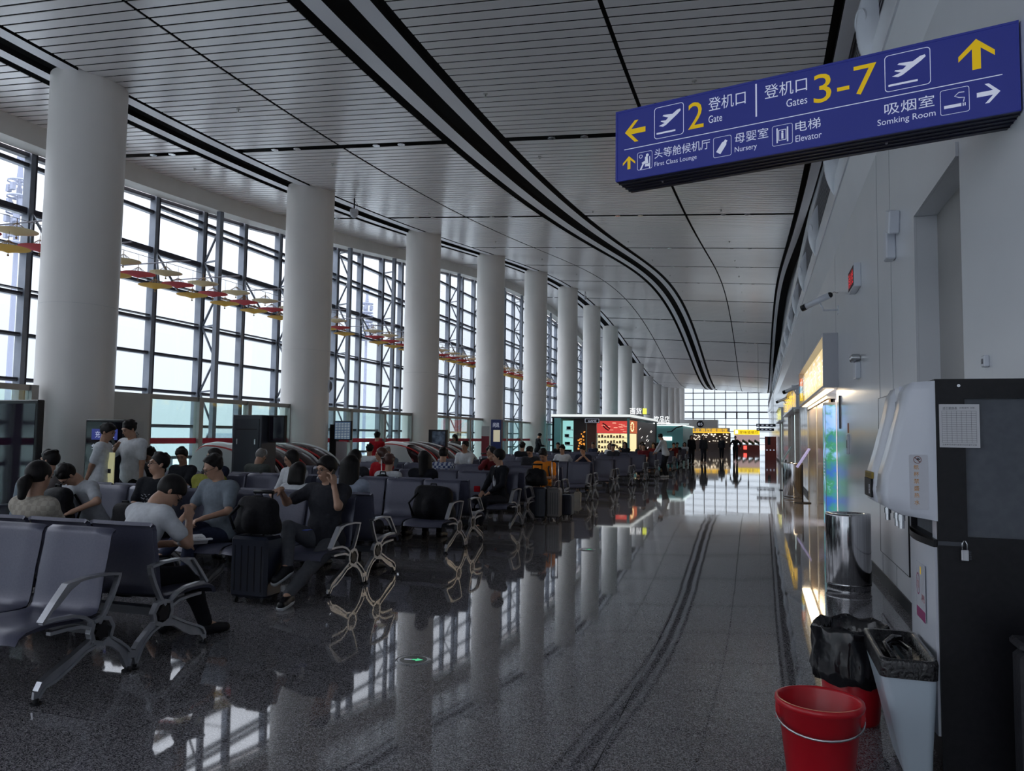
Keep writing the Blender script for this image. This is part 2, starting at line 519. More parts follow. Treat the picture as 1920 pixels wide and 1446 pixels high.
# ------------------------------------------------------------------ curtain wall (left)
TR = [0.12, 0.95, 1.75, 2.62, 3.53, 4.36, 5.24, 6.1, 7.02, 7.22, 7.95, 8.82, 9.7]
MUL = 1.7125
def curtain_bay(n, y0):
    """four panes from y0 to y0+6.85"""
    root = empty('window_%d' % n, (WX, y0, 0), kind='structure')
    f = MB().mat(M_frame); d = MB().mat(M_framed); g = MB().mat(M_pane); tr = MB().mat(M_frame)
    for k in range(4):
        yy = y0 + MUL * k
        ht = head(yy) + 0.1
        f.box(-0.02, 0.17, yy - y0 - 0.085, yy - y0 + 0.025, 0, ht)
        d.box(-0.06, 0.18, yy - y0 + 0.025, yy - y0 + 0.055, 0, ht)
        a, c = yy - y0 + 0.07, yy - y0 + MUL - 0.07
        hm = (head(yy) + head(yy + MUL)) / 2
        g.box(-0.03, -0.02, a, c, 0.1, hm + 0.08)
        for z in TR:
            if z > hm - 0.12: continue
            t = 0.11 if abs(z - 6.1) < .01 else 0.045
            d.box(-0.03, 0.12, yy - y0, yy - y0 + MUL, z - t, z + 0.0)
            f.box(-0.03, 0.1, yy - y0, yy - y0 + MUL, z - t - 0.035, z - t)
            if abs(z - 4.36) < .01 or abs(z - 5.24) < .01:
                d.box(-0.03, 0.12, yy - y0, yy - y0 + MUL, z + 0.05, z + 0.075)
        # sloping head
        h0, h1 = head(yy), head(yy + MUL)
        d.bar((0.03, yy - y0, h0), (0.03, yy - y0 + MUL, h1), 0.16, 0.09)
        if k in (1, 3):     # trusses behind every second mullion
            cx = 0.62
            tr.box(cx - 0.06, cx + 0.06, yy - y0 - 0.07, yy - y0 + 0.07, 1.35, ht - .08)
            zt = [z for z in (1.75, 2.62, 4.36, 6.1, 7.02, 7.95, 8.82, 9.7) if z < ht - 0.2]
            tr.tube([(cx, yy - y0, 1.4), (cx - 0.1, yy - y0, 1.0), (0.15, yy - y0, 0.7)], 0.05, 6)
            zn = [1.7, 2.62, 3.5, 4.36, 5.24, 6.1, 7.0, 7.95, 8.82, 9.7]
            inner = True
            last = (0.15, 0.9)
            for i, z in enumerate(zn):
                if z > ht - 0.1: break
                p = (0.17, z) if i % 2 else (cx, z)
                tr.tube([(last[0], yy - y0, last[1]), (p[0], yy - y0, p[1])], 0.032, 6)
                if i % 2: tr.bar((0.17, yy - y0, z), (cx, yy - y0, z + 0.05), 0.05, 0.04)
                last = p
        else:
            for s in (-1, 1):
                tr.tube([(0.15, yy - y0, 6.0), (0.55, yy - y0 + s * 0.3, 5.1)], 0.028, 6)
    f.obj('frame', root); d.obj('rail', root); g.obj('pane', root); tr.obj('truss', root)
n = 1
yy = 15.14 - BAY * 4
while yy < YEND:
    curtain_bay(n, yy); n += 1; yy += BAY

# end glazing
def end_wall():
    root = empty('window_%d' % 30, (0, YEND, 0), kind='structure')
    d = MB().mat(M_framed); g = MB().mat(M_pane)
    x = -13.9
    while x < 1.4:
        d.box(x - 0.05, x + 0.05, -0.05, 0.2, 0, 10.8); x += 1.545
    z = 0.75
    while z < 10.8:
        t = 0.09 if abs(z - 5.41) < .2 else 0.05
        d.box(-14.2, 1.6, -0.05, 0.2, z - t, z + t); z += 0.933
    for (i, zz) in ((1, 5.4), (4, 5.4), (5, 5.4), (6, 5.4)):
        xx = -13.9 + 1.545 * (i + 2)
        d.box(xx - 0.1, xx + 0.1, -0.08, 0.2, 4.5, 5.4)
    g.box(-14.2, 1.6, 0.05, 0.06, 0, 10.8)
    d.obj('frame', root); g.obj('pane', root)
end_wall()

# ------------------------------------------------------------------ right wall
def right_wall():
    b = MB().mat(M_wallw)
    T = 4.86
    Z1 = 3.51
    # solid pieces round the door recess (5.76..7.30) and the lift opening (16.5..23.2)
    b.box(WR, WR + 0.25, -16, 5.76, 0, T)
    b.box(WR, WR + 0.25, 5.76, 7.30, Z1, T)
    b.box(WR, WR + 0.25, 7.30, 14.62, 0, T)
    b.box(WR, WR + 0.25, 14.62, 23.3, 2.5, T)
    b.box(WR, WR + 0.25, 23.3, 27.4, 0, T)
    b.box(WR, WR + 0.25, 27.4, 38.0, 2.6, T)
    b.box(WR, WR + 0.25, 38.0, 46.0, 0, T)
    b.box(WR, WR + 0.25, 46.0, 54.0, 2.6, T)
    b.box(WR, WR + 0.25, 54.0, YEND, 0, T)
    b.obj('wall_right', kind='structure')
    c = MB().mat(M_wallw)
    # upper bands: cove, light band, louvre, light strip, upper wall
    ya, yb = -16, YEND
    c.add([(WR, ya, T), (WR + 0.02, yb, T), (WR - 0.0, yb, T), (WR - 0.10, ya, T + 0.5), (WR - 0.10, yb, T + 0.5)], [])
    c.prism([(WR, T), (WR + 0.25, T), (WR + 0.25, T + 0.5), (WR - 0.12, T + 0.5)], ya, yb, lambda u, v, w: (u, w, v))
    c.box(WR - 0.14, WR + 0.25, ya, yb, T + 0.5, T + 0.88)
    c.box(WR - 0.10, WR + 0.25, ya, yb, 6.75, 7.14)
    c.obj('trim_5', kind='structure')
    l = MB().mat(M_louvre)
    z = T + 0.92
    while z < 6.74:
        l.box(WR - 0.08, WR + 0.02, ya, yb, z, z + 0.035); z += 0.085
    l.mat(M_void); l.box(WR + 0.02, WR + 0.25, ya, yb, T + 0.88, 6.75)
    l.obj('trim_6', kind='structure')
    u = MB().mat(mat('upper_wall_grey', (0.22, 0.22, 0.24), 0.6))
    u.box(WR + 0.30, WR + 0.4, ya, yb, 7.14, 10.9)
    u.box(WR - 0.08, WR + 0.30, ya, yb, 7.10, 7.14)
    u.obj('trim_7', kind='structure')
    s = MB().mat(M_black)
    for (p, q) in ((-16, 5.76), (7.3, 14.6), (23.3, 27.4), (38, 46), (54, YEND)):
        s.box(WR - 0.012, WR, p, q, 0, 0.12)
    s.obj('baseboard_right', kind='structure')
    # door recess
    r = empty('door_1', (WR, 6.53, 0), kind='structure')
    m = MB().mat(noisy('bronze_grey_door', (0.30, 0.29, 0.285), (0.33, 0.32, 0.31), 1.0, 0.3))
    m.box(0.16, 0.22, -0.77, 0.77, 0, Z1); m.obj('leaf', r)
    m = MB().mat(M_wallw)
    m.box(0.0, 0.16, 0.72, 0.765, 0, Z1 - .002); m.box(-0.02, -0.001, 0.72, 0.86, 0, Z1); m.box(-0.02, -0.001, -0.77, 0.86, Z1 + .001, Z1 + 0.1)
    m.obj('casing', r)
right_wall()

# thin panel seams on the right wall
b = MB().mat(mat('seam', (0.2, 0.21, 0.23), 0.6))
for y in (8.6, 9.5, 14.55, 24.6, 26.0):
    b.box(WR - 0.002, WR, y - 0.004, y + 0.004, 0.12, 4.85)
b.obj('trim_8', kind='structure')

# the hall behind the camera ends in glazing too
def back_glazing():
    root = empty('window_31', (0, -16, 0), kind='structure')
    d = MB().mat(M_framed); g = MB().mat(M_pane)
    x = -14.2
    while x < 1.4:
        d.box(x - 0.05, x + 0.05, -0.1, 0.1, 0, 10.8); x += 1.55
    z = 0.9
    while z < 10.8:
        d.box(-14.2, 1.6, -0.1, 0.1, z - .04, z + .04); z += 1.6
    g.box(-14.2, 1.6, -.01, 0, 0, 10.8)
    d.obj('frame', root); g.obj('pane', root)
back_glazing()

# ------------------------------------------------------------------ columns
def column(i, y):
    root = empty('round_column', (-10.73, y, 0), cat='column', group='row of round white columns', kind='thing')
    nm = {0: 'round white column standing just out of frame before the sleeping pods', 1: 'round white column nearest the camera beside the charging kiosk',
          16: 'round white column farthest along the row, by the end glazing'}
    root['label'] = nm.get(i, '%s round white column of the row counted from the camera' % ordinal(i) if i <= 20 else '')
    top = hC(-10.73, y)
    b = MB().mat(M_col); b.cyl((0, 0), 0.585, 0, top + 0.06, 48, caps=False)
    b.obj('shaft', root)
    b = MB().mat(mat('joint_line', (0.62, 0.62, 0.60), 0.5))
    for z in (3.6,):
        b.cyl((0, 0), 0.5862, z, z + 0.004, 48, caps=False)
    b.obj('joint_band', root)
    b = MB().mat(M_alu); b.cyl((0, 0), 0.6, 0, 0.12, 48)
    b.obj('skirt', root)
    return root
for i, y in enumerate(COLY):
    if i == 0: continue
    column(i, y)
# ================================================================== outside: hazy apron
M_apron = noisy('pale_apron_concrete', (0.17, 0.19, 0.195), (0.20, 0.215, 0.22), 0.05, 0.8)
b = MB().mat(M_apron); b.box(-400, -14.7, -250, 420, -0.9, -0.7)
b.box(-14.7, 100, YEND + 0.6, 420, -0.9, -0.7)
b.box(-14.7, 100, -250, -16.3, -.9, -.7)
b.obj('ground_1', kind='structure')
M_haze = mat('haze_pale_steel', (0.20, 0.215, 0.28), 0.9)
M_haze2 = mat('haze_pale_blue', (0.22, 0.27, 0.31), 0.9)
def light_mast(x, y, h, label):
    root = empty('floodlight_mast', (x, y, -0.7), label=label, cat='floodlight mast', group='apron floodlight masts')
    root.scale = (.4, .4, 1)
    b = MB().mat(M_haze); b.cyl((0, 0), 0.5, 0, h, 12, r2=0.28); b.obj('pole', root)
    b = MB().mat(M_haze)
    for k in range(5):
        z = h - 4.2 + k * 1.0
        b.tube([(1.7 * math.cos(t), 1.7 * math.sin(t), z) for t in [2 * math.pi * i / 10 for i in range(10)]], 0.07, 5, closed=True)
        b.bar((-1.7, 0, z), (1.7, 0, z), 0.1); b.bar((0, -1.7, z), (0, 1.7, z), 0.1)
    b.obj('head_frame', root)
    for k in range(4):
        for q in range(5):
            t = 2 * math.pi * q / 5 + 0.4 * k
            c = MB().mat(M_haze); z = h - 3.9 + k * 1.0
            c.box(1.5 * math.cos(t) - .3, 1.5 * math.cos(t) + .3, 1.5 * math.sin(t) - .3, 1.5 * math.sin(t) + .3, z, z + 0.45)
            c.obj('floodlight', root)
    b = MB().mat(M_haze); b.cyl((0, 0), 0.5, h, h + 1.0, 10, r2=0.3); b.ball((0, 0, h + 1.3), 0.6, 10, 6); b.obj('cap', root)
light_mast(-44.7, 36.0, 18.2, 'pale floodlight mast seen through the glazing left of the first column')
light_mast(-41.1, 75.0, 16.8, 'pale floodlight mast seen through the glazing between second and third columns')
# glass corridor of the jet bridge and low apron building
def jet_bridge(x, y, w, l, label):
    root = empty('boarding_bridge', (x, y, -0.7), label=label, cat='boarding bridge')
    b = MB().mat(mat('bridge_white', (0.36, 0.39, 0.40), 0.6)); b.box(-w / 2, w / 2, -l / 2, l / 2, 1.6, 2.5); b.box(-w / 2 + .1, w / 2 - .1, -l / 2, l / 2, 0.9, 1.6); b.obj('body', root)
    b = MB().mat(M_haze2); b.box(-w / 2 - .02, w / 2 + .02, -l / 2 + .5, l / 2 - .5, 1.75, 2.2); b.obj('window_band', root)
    for s in (-1, 1):
        b = MB().mat(M_haze); b.box(-.3, .3, s * l * .35 - .3, s * l * .35 + .3, 0, 0.9); b.obj('leg', root)
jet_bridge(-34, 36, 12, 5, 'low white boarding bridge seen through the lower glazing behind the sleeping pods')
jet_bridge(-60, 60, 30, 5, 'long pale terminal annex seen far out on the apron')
# ================================================================== waiting benches
M_seat = noisy('slate_blue_seat', (0.066, 0.068, 0.104), (0.078, 0.080, 0.120), 90.0, 0.34, 0.15, bump=0.03)
M_seatedge = mat('seat_edge', (0.05, 0.053, 0.08), 0.4, 0.1)
M_satin = noisy('satin_aluminium', (0.36, 0.37, 0.40), (0.44, 0.45, 0.48), 8.0, 0.3, 0.85)
PITCH = 0.58
_prof = [(-.83, .355), (-.812, .388), (-.775, .405), (-.70, .415), (-.60, .416), (-.50, .410), (-.40, .404), (-.325, .405), (-.28, .420), (-.258, .455), (-.243, .52), (-.232, .60), (-.222, .68), (-.205, .76), (-.190, .84), (-.184, .895), (-.176, .917), (-.160, .922)]
def seat_mesh():
    b = MB().mat(M_seat)
    w = 0.262
    xs = [-w, -w + .012, -w * .5, 0, w * .5, w - .012, w]
    rows = []
    for (y, z) in _prof:
        rows.append([(x, y + (0.008 if abs(x) == w else 0) - 0.012 * (1 - (x / w) ** 2) * (0 if z < .43 else -1), z - (0.006 if abs(x) == w else 0) - (0.010 * (1 - (x / w) ** 2) if z < .43 else 0)) for x in xs])
    b.sheet(rows[::-1], 0.026)
    return b.mesh('seat_shell')
def frame_mesh():
    """end frame in the YZ plane around x=0 (rear of seat pair at y=0)"""
    b = MB().mat(M_satin)
    def strip(pts, w, t):
        for p, q in zip(pts, pts[1:]):
            b.bar((0, p[0], p[1]), (0, q[0], q[1]), w, t)
        for p in pts[1:-1]:
            b.cyl((p[0], p[1]), t * 0.5, -w * .485, w * .485, 10, axis='x')
    # armrest loop
    strip([(-.285, .365), (-.235, .43), (-.185, .52), (-.150, .60), (-.135, .65)], .034, .022)
    strip([(-.135, .652), (-.25, .668), (-.40, .668), (-.535, .652)], .052, .016)
    strip([(-.535, .652), (-.615, .56), (-.695, .458)], .050, .020)
    strip([(-.695, .458), (-.60, .462), (-.48, .455), (-.40, .43), (-.33, .385)], .032, .020)
    # web under the front corner of the arm
    b.prism([(-.535, .645), (-.42, .655), (-.50, .61), (-.585, .53), (-.64, .50)], -.006, .006, lambda u, v, w: (w, u, v))
    # seat carrier
    strip([(-.33, .345), (-.42, .378), (-.53, .385), (-.64, .386)], .034, .020)
    # hub ring
    strip([(-.33, .385), (-.345, .32), (-.325, .262)], .04, .030)
    strip([(-.325, .262), (-.255, .238), (-.195, .262)], .04, .028)
    strip([(-.195, .262), (-.175, .33), (-.21, .385), (-.26, .40)], .04, .026)
    strip([(-.26, .40), (-.33, .385)], .04, .026)
    return b.mesh('armrest_frame')
def leg_mesh(front):
    b = MB().mat(M_satin)
    if front:
        a = [(-.33, .27), (-.45, .215), (-.58, .165), (-.665, .135), (-.695, .10), (-.697, .035)]
        c = [(-.30, .235), (-.40, .175), (-.52, .13), (-.63, .09), (-.68, .06), (-.695, .035)]
        a = [(-.33, .285), (-.50, .20), (-.63, .145), (-.675, .12), (-.70, .075), (-.703, .035)]
        c = [(-.27, .235), (-.37, .215), (-.47, .155), (-.58, .10), (-.65, .085), (-.672, .06), (-.69, .035)]
    else:
        a = [(-.20, .27), (-.12, .22), (-.05, .165), (-.020, .13), (-.017, .08), (-.028, .035)]
        c = [(-.25, .235), (-.17, .205), (-.11, .155), (-.075, .10), (-.055, .06), (-.042, .035)]
    for pts, w in ((a, .04), (c, .03)):
        for p, q in zip(pts, pts[1:]):
            b.bar((0, p[0], p[1]), (0, q[0], q[1]), w, .017)
    # plate between the two flanges
    n = min(len(a), len(c))
    a2 = a; c2 = c
    P = a2 + c2[::-1]
    b.prism(P, -.006, .006, lambda u, v, w: (w, u, v))
    return b.mesh('leg')
def foot_mesh(front):
    b = MB().mat(M_black); y = -.70 if front else -.032
    b.cyl((0, y), .032, 0, .012, 14); b.cyl((0, y), .016, .012, .036, 10)
    return b.mesh('foot')
def star_mesh():
    b = MB().mat(M_black)
    pts = []
    for i in range(12):
        r = .062 if i % 2 == 0 else .045
        t = math.pi * i / 6 + .2
        pts.append((-.262 + r * math.cos(t), .318 + r * math.sin(t)))
    b.prism(pts, -.022, .022, lambda u, v, w: (w, u, v))
    return b.mesh('hub_cover')
ME_seat, ME_frame, ME_legf, ME_legr, ME_footf, ME_footr, ME_star = seat_mesh(), frame_mesh(), leg_mesh(True), leg_mesh(False), foot_mesh(True), foot_mesh(False), star_mesh()
ME_beam = {}
def add(me, name, parent, loc=(0, 0, 0)):
    o = bpy.data.objects.new(name, me); COL.objects.link(o); o.parent = parent; o.location = loc
    KIDS.setdefault(parent.name, []).append(o)
    return o
def bench(xr, c, faces_camera, n, label):
    """xr: X of the aisle-side end; c: Y of the back-to-back centre line"""
    L = n * PITCH
    cx = xr - L / 2
    root = empty('waiting_bench', (cx, c, 0), 0 if faces_camera else math.pi, label, 'bench', 'slate seat waiting benches')
    for k in range(n):
        add(ME_seat, 'seat', root, (-L / 2 + PITCH * (k + .5), 0, 0))
    for x in (-L / 2 + 0.0, L / 2 - 0.0):
        f = add(ME_frame, 'armrest_frame', root, (x, 0, 0))
        add(ME_star, 'hub_cover', f)
        for (m, ft) in ((ME_legf, ME_footf), (ME_legr, ME_footr)):
            g = add(m, 'leg', root, (x, 0, 0)); add(ft, 'foot', g)
    if n not in ME_beam:
        b = MB().mat(M_dgrey); b.box(-L / 2, L / 2, -.30, -.225, .30, .355); ME_beam[n] = b.mesh('beam')
    add(ME_beam[n], 'beam', root)
    return root
ROWS = [4.175, 7.33, 10.25, 13.0, 15.75, 18.95, 22.1, 25.2, 28.4, 31.6, 34.9, 38.2, 41.5, 44.8, 48.1]
XA = -3.97
for i, c in enumerate(ROWS):
    for fc in (True, False):
        if i == 0 and fc: w = 'front of the nearest pair, its seats towards the camera'
        side = 'facing the camera' if fc else 'facing away from the camera'
        lab = 'slate four-seat bench at the aisle end, %s row pair, %s' % (ordinal(i + 1), side)
        n1 = 4 if i < 11 else 3
        bench(XA, c, fc, n1, lab if n1 == 4 else lab.replace('four', 'three'))
        if i < 10:
            n2 = {2: 5, 5: 3, 6: 3}.get(i, 4)
            bench(XA - 4 * PITCH - .06, c, fc, n2, lab.replace('at the aisle end', 'at the window end').replace('four', {3: 'three', 4: 'four', 5: 'five'}[n2]))
# ================================================================== hanging direction sign
M_signb = mat('sign_blue', (0.009, 0.013, 0.105), 0.5, emit=(0.012, 0.018, 0.15), es=0.35)
M_signd = mat('sign_dark_case', (0.006, 0.007, 0.03), 0.4)
M_signw = mat('sign_white', (0.75, 0.78, 0.9), 0.5, emit=(0.75, 0.78, 0.95), es=0.16)
M_signy = mat('sign_yellow', (0.80, 0.52, 0.0), 0.5, emit=(0.9, 0.58, 0.0), es=0.16)
def hanging_sign():
    A = Vector((-0.90, 4.99, 0)); B = Vector((1.29, 4.44, 0)); d = (B - A); Lg = d.length; d.normalize()
    rz = math.atan2(d.y, d.x)
    root = empty('direction_sign', (A.x, A.y, 3.28), rz, 'long blue direction sign for gates 2 and 3-7 fixed high on the right wall', 'sign')
    H = 0.475; D = 0.27
    b = MB().mat(M_signd)
    b.box(0, Lg, 0.012, D, 0, H)
    for k in range(4): b.box(0, Lg, D * (.2 + .2 * k), D * (.2 + .2 * k) + .008, -.006, 0)
    b.obj('case', root)
    b = MB().mat(M_signb); b.box(0, Lg, 0, 0.012, 0, H); b.obj('panel', root)
    b = MB().mat(M_signd)
    for (a, c, e, f) in ((0, Lg, H - .012, H), (0, Lg, 0, .006), (0, .012, 0, H), (Lg - .012, Lg, 0, H)):
        b.mat(M_signb); b.box(a, c, -.004, 0, e, f)
    b.mat(mat('screw', (.5, .5, .55), .3, .8))
    for u in (.28, 1.62): b.cyl((u, .13), .007, -.012, 0, 8)
    b.obj('rim', root)
    # layout in fractions of the face (u 0..1, v 0..1 up) measured on the photo
    def fn(u, v): return (u, -0.0045, v)
    W = MB().mat(M_signw); Y = MB().mat(M_signy)
    def U(x): return x * Lg
    def V(y): return y * H
    def arrow(mb, cx, cy, s, ang):
        P = [(0, .5), (.5, .02), (.5, -.16), (.12, .19), (.12, -.5), (-.12, -.5), (-.12, .19), (-.5, -.16), (-.5, .02)]
        ca, sa = math.cos(ang), math.sin(ang)
        poly(mb, [(cx + s * (x * ca - y * sa), cy + s * (x * sa + y * ca)) for x, y in P][::-1], fn)
    def plane_icon(cx, cy, w, h):
        o = rrect(cx, cy, w, h, .02); i = rrect(cx, cy, w - .007, h - .007, .018)
        ring(W, o, i, fn)
        P = [(-.40, -.10), (-.30, -.14), (-.16, -.13), (.40, .22), (.43, .29), (.36, .31), (.22, .24), (.08, .17), (-.28, .20), (-.33, .165), (-.10, .07), (-.14, .02), (-.34, .05), (-.40, .02), (-.20, -.05), (-.38, -.06)]
        P = [(-.34, -.10), (-.20, -.145), (-.10, -.11), (.30, .17), (.40, .26), (.385, .315), (.28, .30), (.12, .20), (-.18, .225), (-.215, .19), (-.02, .115), (-.10, .04), (-.26, .055), (-.28, .03), (-.14, -.035)]
        poly(W, [(cx + w * x, cy + h * y) for x, y in P], fn)
        poly(W, [(cx + w * x, cy + h * y) for x, y in [(-.42, -.36), (.22, -.36), (.22, -.305), (-.42, -.305)]], fn)
    # upper row
    def yellow(nm, g):
        b_ = MB().mat(M_signy); g(b_); b_.obj(nm, root)
    yellow('arrow', lambda m_: arrow(m_, U(.062), V(.67), .145, math.pi / 2))
    plane_icon(U(.165), V(.71), U(.088), V(.44))
    yellow('gate_number', lambda m_: put_text(m_, '2', U(.222), U(.266), V(.53), V(.89), fn))
    put_text(W, '登机口', U(.280), U(.382), V(.72), V(.90), fn)
    put_text(W, 'Gate', U(.280), U(.318), V(.56), V(.66), fn)
    poly(W, [(U(.408), V(.52)), (U(.412), V(.52)), (U(.412), V(.95)), (U(.408), V(.95))], fn)
    put_text(W, '登机口', U(.432), U(.540), V(.72), V(.90), fn)
    put_text(W, 'Gates', U(.488), U(.540), V(.56), V(.66), fn)
    put_text(Y, '3-7', U(.556), U(.704), V(.53), V(.89), fn)
    plane_icon(U(.772), V(.71), U(.100), V(.44))
    yellow('arrow', lambda m_: arrow(m_, U(.916), V(.72), .165, 0))
    # dividing line
    poly(W, [(U(.028), V(.425)), (U(.966), V(.425)), (U(.966), V(.435)), (U(.028), V(.435))], fn)
    # lower row
    yellow('arrow', lambda m_: arrow(m_, U(.043), V(.235), .088, 0))
    def small_box(cx, cy, w, h):
        ring(W, rrect(cx, cy, w, h, .012), rrect(cx, cy, w - .005, h - .005, .010), fn)
    small_box(U(.092), V(.225), U(.046), V(.25))
    cx, cy = U(.080), V(.29)
    ring(W, [(cx + .0125 * math.cos(t), cy + .0125 * math.sin(t)) for t in [2 * math.pi * i / 16 for i in range(16)]], [(cx + .009 * math.cos(t), cy + .009 * math.sin(t)) for t in [2 * math.pi * i / 16 for i in range(16)]], fn)
    cx, cy = U(.100), V(.295)
    poly(W, [(cx + .010 * math.cos(t), cy + .010 * math.sin(t)) for t in [2 * math.pi * i / 14 for i in range(14)]], fn)
    cx, cy = U(.098), V(.20)
    for P in ([(-.012, .035), (.006, .04), (.012, -.01), (-.03, -.01), (-.035, .0), (-.012, .01)], [(-.03, -.01), (-.018, -.01), (-.036, -.045), (-.048, -.045)], [(-.012, -.012), (.018, -.012), (.018, .035), (.024, .035), (.024, -.045), (.016, -.045), (.016, -.03), (-.012, -.03)]):
        poly(W, [(cx + x, cy + y) for x, y in P], fn)
    put_text(W, '头等舱候机厅', U(.122), U(.284), V(.22), V(.355), fn)
    put_text(W, 'First Class Lounge', U(.122), U(.246), V(.095), V(.175), fn)
    small_box(U(.318), V(.215), U(.050), V(.27))
    cx, cy = U(.318), V(.215)
    def rot(P, a, cx, cy):
        return [(cx + x * math.cos(a) - y * math.sin(a), cy + x * math.sin(a) + y * math.cos(a)) for x, y in P]
    poly(W, rot([(-.016, -.045), (.016, -.045), (.016, .02), (.009, .032), (.009, .045), (-.009, .045), (-.009, .032), (-.016, .02)], -.6, cx, cy), fn)
    put_text(W, '母婴室', U(.352), U(.441), V(.22), V(.355), fn)
    put_text(W, 'Nursery', U(.352), U(.411), V(.085), V(.175), fn)
    small_box(U(.477), V(.22), U(.052), V(.26))
    cx, cy = U(.477), V(.22)
    for sx in (-1, 1):
        poly(W, [(cx + sx * .030 - .004, cy - .045), (cx + sx * .030 + .004, cy - .045), (cx + sx * .030 + .004, cy + .045), (cx + sx * .030 - .004, cy + .045)], fn)
    ring(W, rrect(cx, cy, .045, .065, .002), rrect(cx, cy, .037, .057, .002), fn)
    poly(W, [(cx - .006, cy - .024), (cx + .006, cy - .024), (cx + .006, cy + .012), (cx - .006, cy + .012)], fn)
    poly(W, [(cx + .006 * math.cos(t), cy + .019 + .006 * math.sin(t)) for t in [2 * math.pi * i / 10 for i in range(10)]], fn)
    put_text(W, '电梯', U(.510), U(.572), V(.22), V(.355), fn)
    put_text(W, 'Elevator', U(.510), U(.574), V(.095), V(.175), fn)
    put_text(W, '吸烟室', U(.720), U(.828), V(.22), V(.36), fn)
    put_text(W, 'Somking Room', U(.704), U(.830), V(.085), V(.18), fn)
    small_box(U(.870), V(.235), U(.060), V(.29))
    cx, cy = U(.870), V(.235)
    poly(W, [(cx - .05, cy - .035), (cx + .03, cy - .035), (cx + .03, cy - .018), (cx - .05, cy - .018)], fn)
    for q in (.036, .045): poly(W, [(cx + q, cy - .035), (cx + q + .005, cy - .035), (cx + q + .005, cy - .018), (cx + q, cy - .018)], fn)
    W.tube([(cx + .04, -.004, cy - .012), (cx + .045, -.004, cy + .01), (cx + .02, -.004, cy + .014), (cx + .0, -.004, cy + .025), (cx + .02, -.004, cy + .042), (cx + .045, -.004, cy + .04)], .0025, 4)
    arrow(W, U(.938), V(.25), .105, -math.pi / 2)
    W.obj('white_lettering', root); Y.obj('gate_number', root)
hanging_sign()

# ================================================================== downlights in the cross slots, sprinklers
M_lens = mat('lamp_lens', (0.5, 0.5, 0.5), 0.15, 0.8)
def mk_downlight():
    me = MB().mat(M_black); me.cyl((0, 0), .062, -.02, .10, 16); me.mat(M_chrome); me.cyl((0, 0), .072, -.03, -.02, 16)
    ln = MB().mat(M_lens); ln.cyl((0, 0), .05, -.034, -.030, 14)
    return me.mesh('can'), ln.mesh('lens')
ME_can, ME_lens = mk_downlight()
DLX = [-12.55, -12.05, -9.45, -8.92, -7.12, -6.58, -3.56, -2.95, -0.84, -0.25]
for k, y in enumerate(SLOTY):
    if y < 9: continue
    for j, x in enumerate(DLX):
        root = empty('downlight', (x, y, hC(x, y) + 0.02), 0, 'downlight in the %s cross slot from the camera, %s from the window side' % (ordinal(SLOTY.index(y) - 3), ordinal(j + 1)), 'downlight', 'ceiling downlights')
        add(ME_can, 'can', root); add(ME_lens, 'lens', root)
sp = MB().mat(M_alu); sp.cyl((0, 0), .035, -.012, .03, 12); sp.cyl((0, 0), .012, -.05, -.012, 8); sp.cyl((0, 0), .025, -.055, -.05, 10)
ME_sp = sp.mesh('sprinkler')
for j, y in enumerate([11.1, 14.25, 19.35, 25.0, 31.0, 37.5, 43.8, 50.5, 57.2, 64.0]):
    for i, x in enumerate((-12.35, -8.73, -4.08, -0.86)):
        o = bpy.data.objects.new('sprinkler', ME_sp); COL.objects.link(o); o.location = (x, y, hC(x, y) - 0.0)
        tag(o, 'ceiling sprinkler in the %s line from the camera, %s from the window side' % (ordinal(j + 1), ordinal(i + 1)), 'sprinkler', 'ceiling sprinklers')

# jet nozzles on the louvre band
def nozzle(i, y):
    root = empty('air_nozzle', (WR - 0.08, y, 5.98), 0, '%s white teardrop air nozzle on the louvre band counted from the camera' % ordinal(i + 1), 'air nozzle', 'white air nozzles on the right wall')
    b = MB().mat(M_white)
    prof = []
    rows = []
    for i_ in range(13):
        t = -1 + i_ / 6
        hw = .20 * (1 - abs(t) ** 1.6) + .004; z = .60 * t
        dp = .20 * (1 - abs(t) ** 2) + .005
        rows.append([(-dp * math.sin(math.pi * j / 10), hw * math.cos(math.pi * j / 10), z) for j in range(11)])
    b.sheet(rows)
    b.obj('housing', root)
    b = MB().mat(M_white)
    R = Matrix.Rotation(math.radians(-65), 3, 'Y')
    vs = []
    n = 20
    c = Vector((-.13, -.04, .06)); ax = Vector((-.80, -.25, -.1)).normalized(); u = ax.cross(Vector((0, 0, 1))).normalized(); w = u.cross(ax)
    rows = []
    for (r, d) in ((.09, -.08), (.12, .0), (.13, .04), (.11, .04), (.08, -.02), (.05, -.04)):
        rows.append([tuple(c + ax * d + (u * math.cos(2 * math.pi * j / n) + w * math.sin(2 * math.pi * j / n)) * r) for j in range(n + 1)])
    b.sheet(rows)
    b.obj('nozzle_ring', root)
    b = MB().mat(M_black); b.ball(tuple(c - ax * .03), .05, 10, 6); b.obj('nozzle_core', root)
for i, y in enumerate([8.7 + 4.3 * k for k in range(15)]):
    nozzle(i, y)

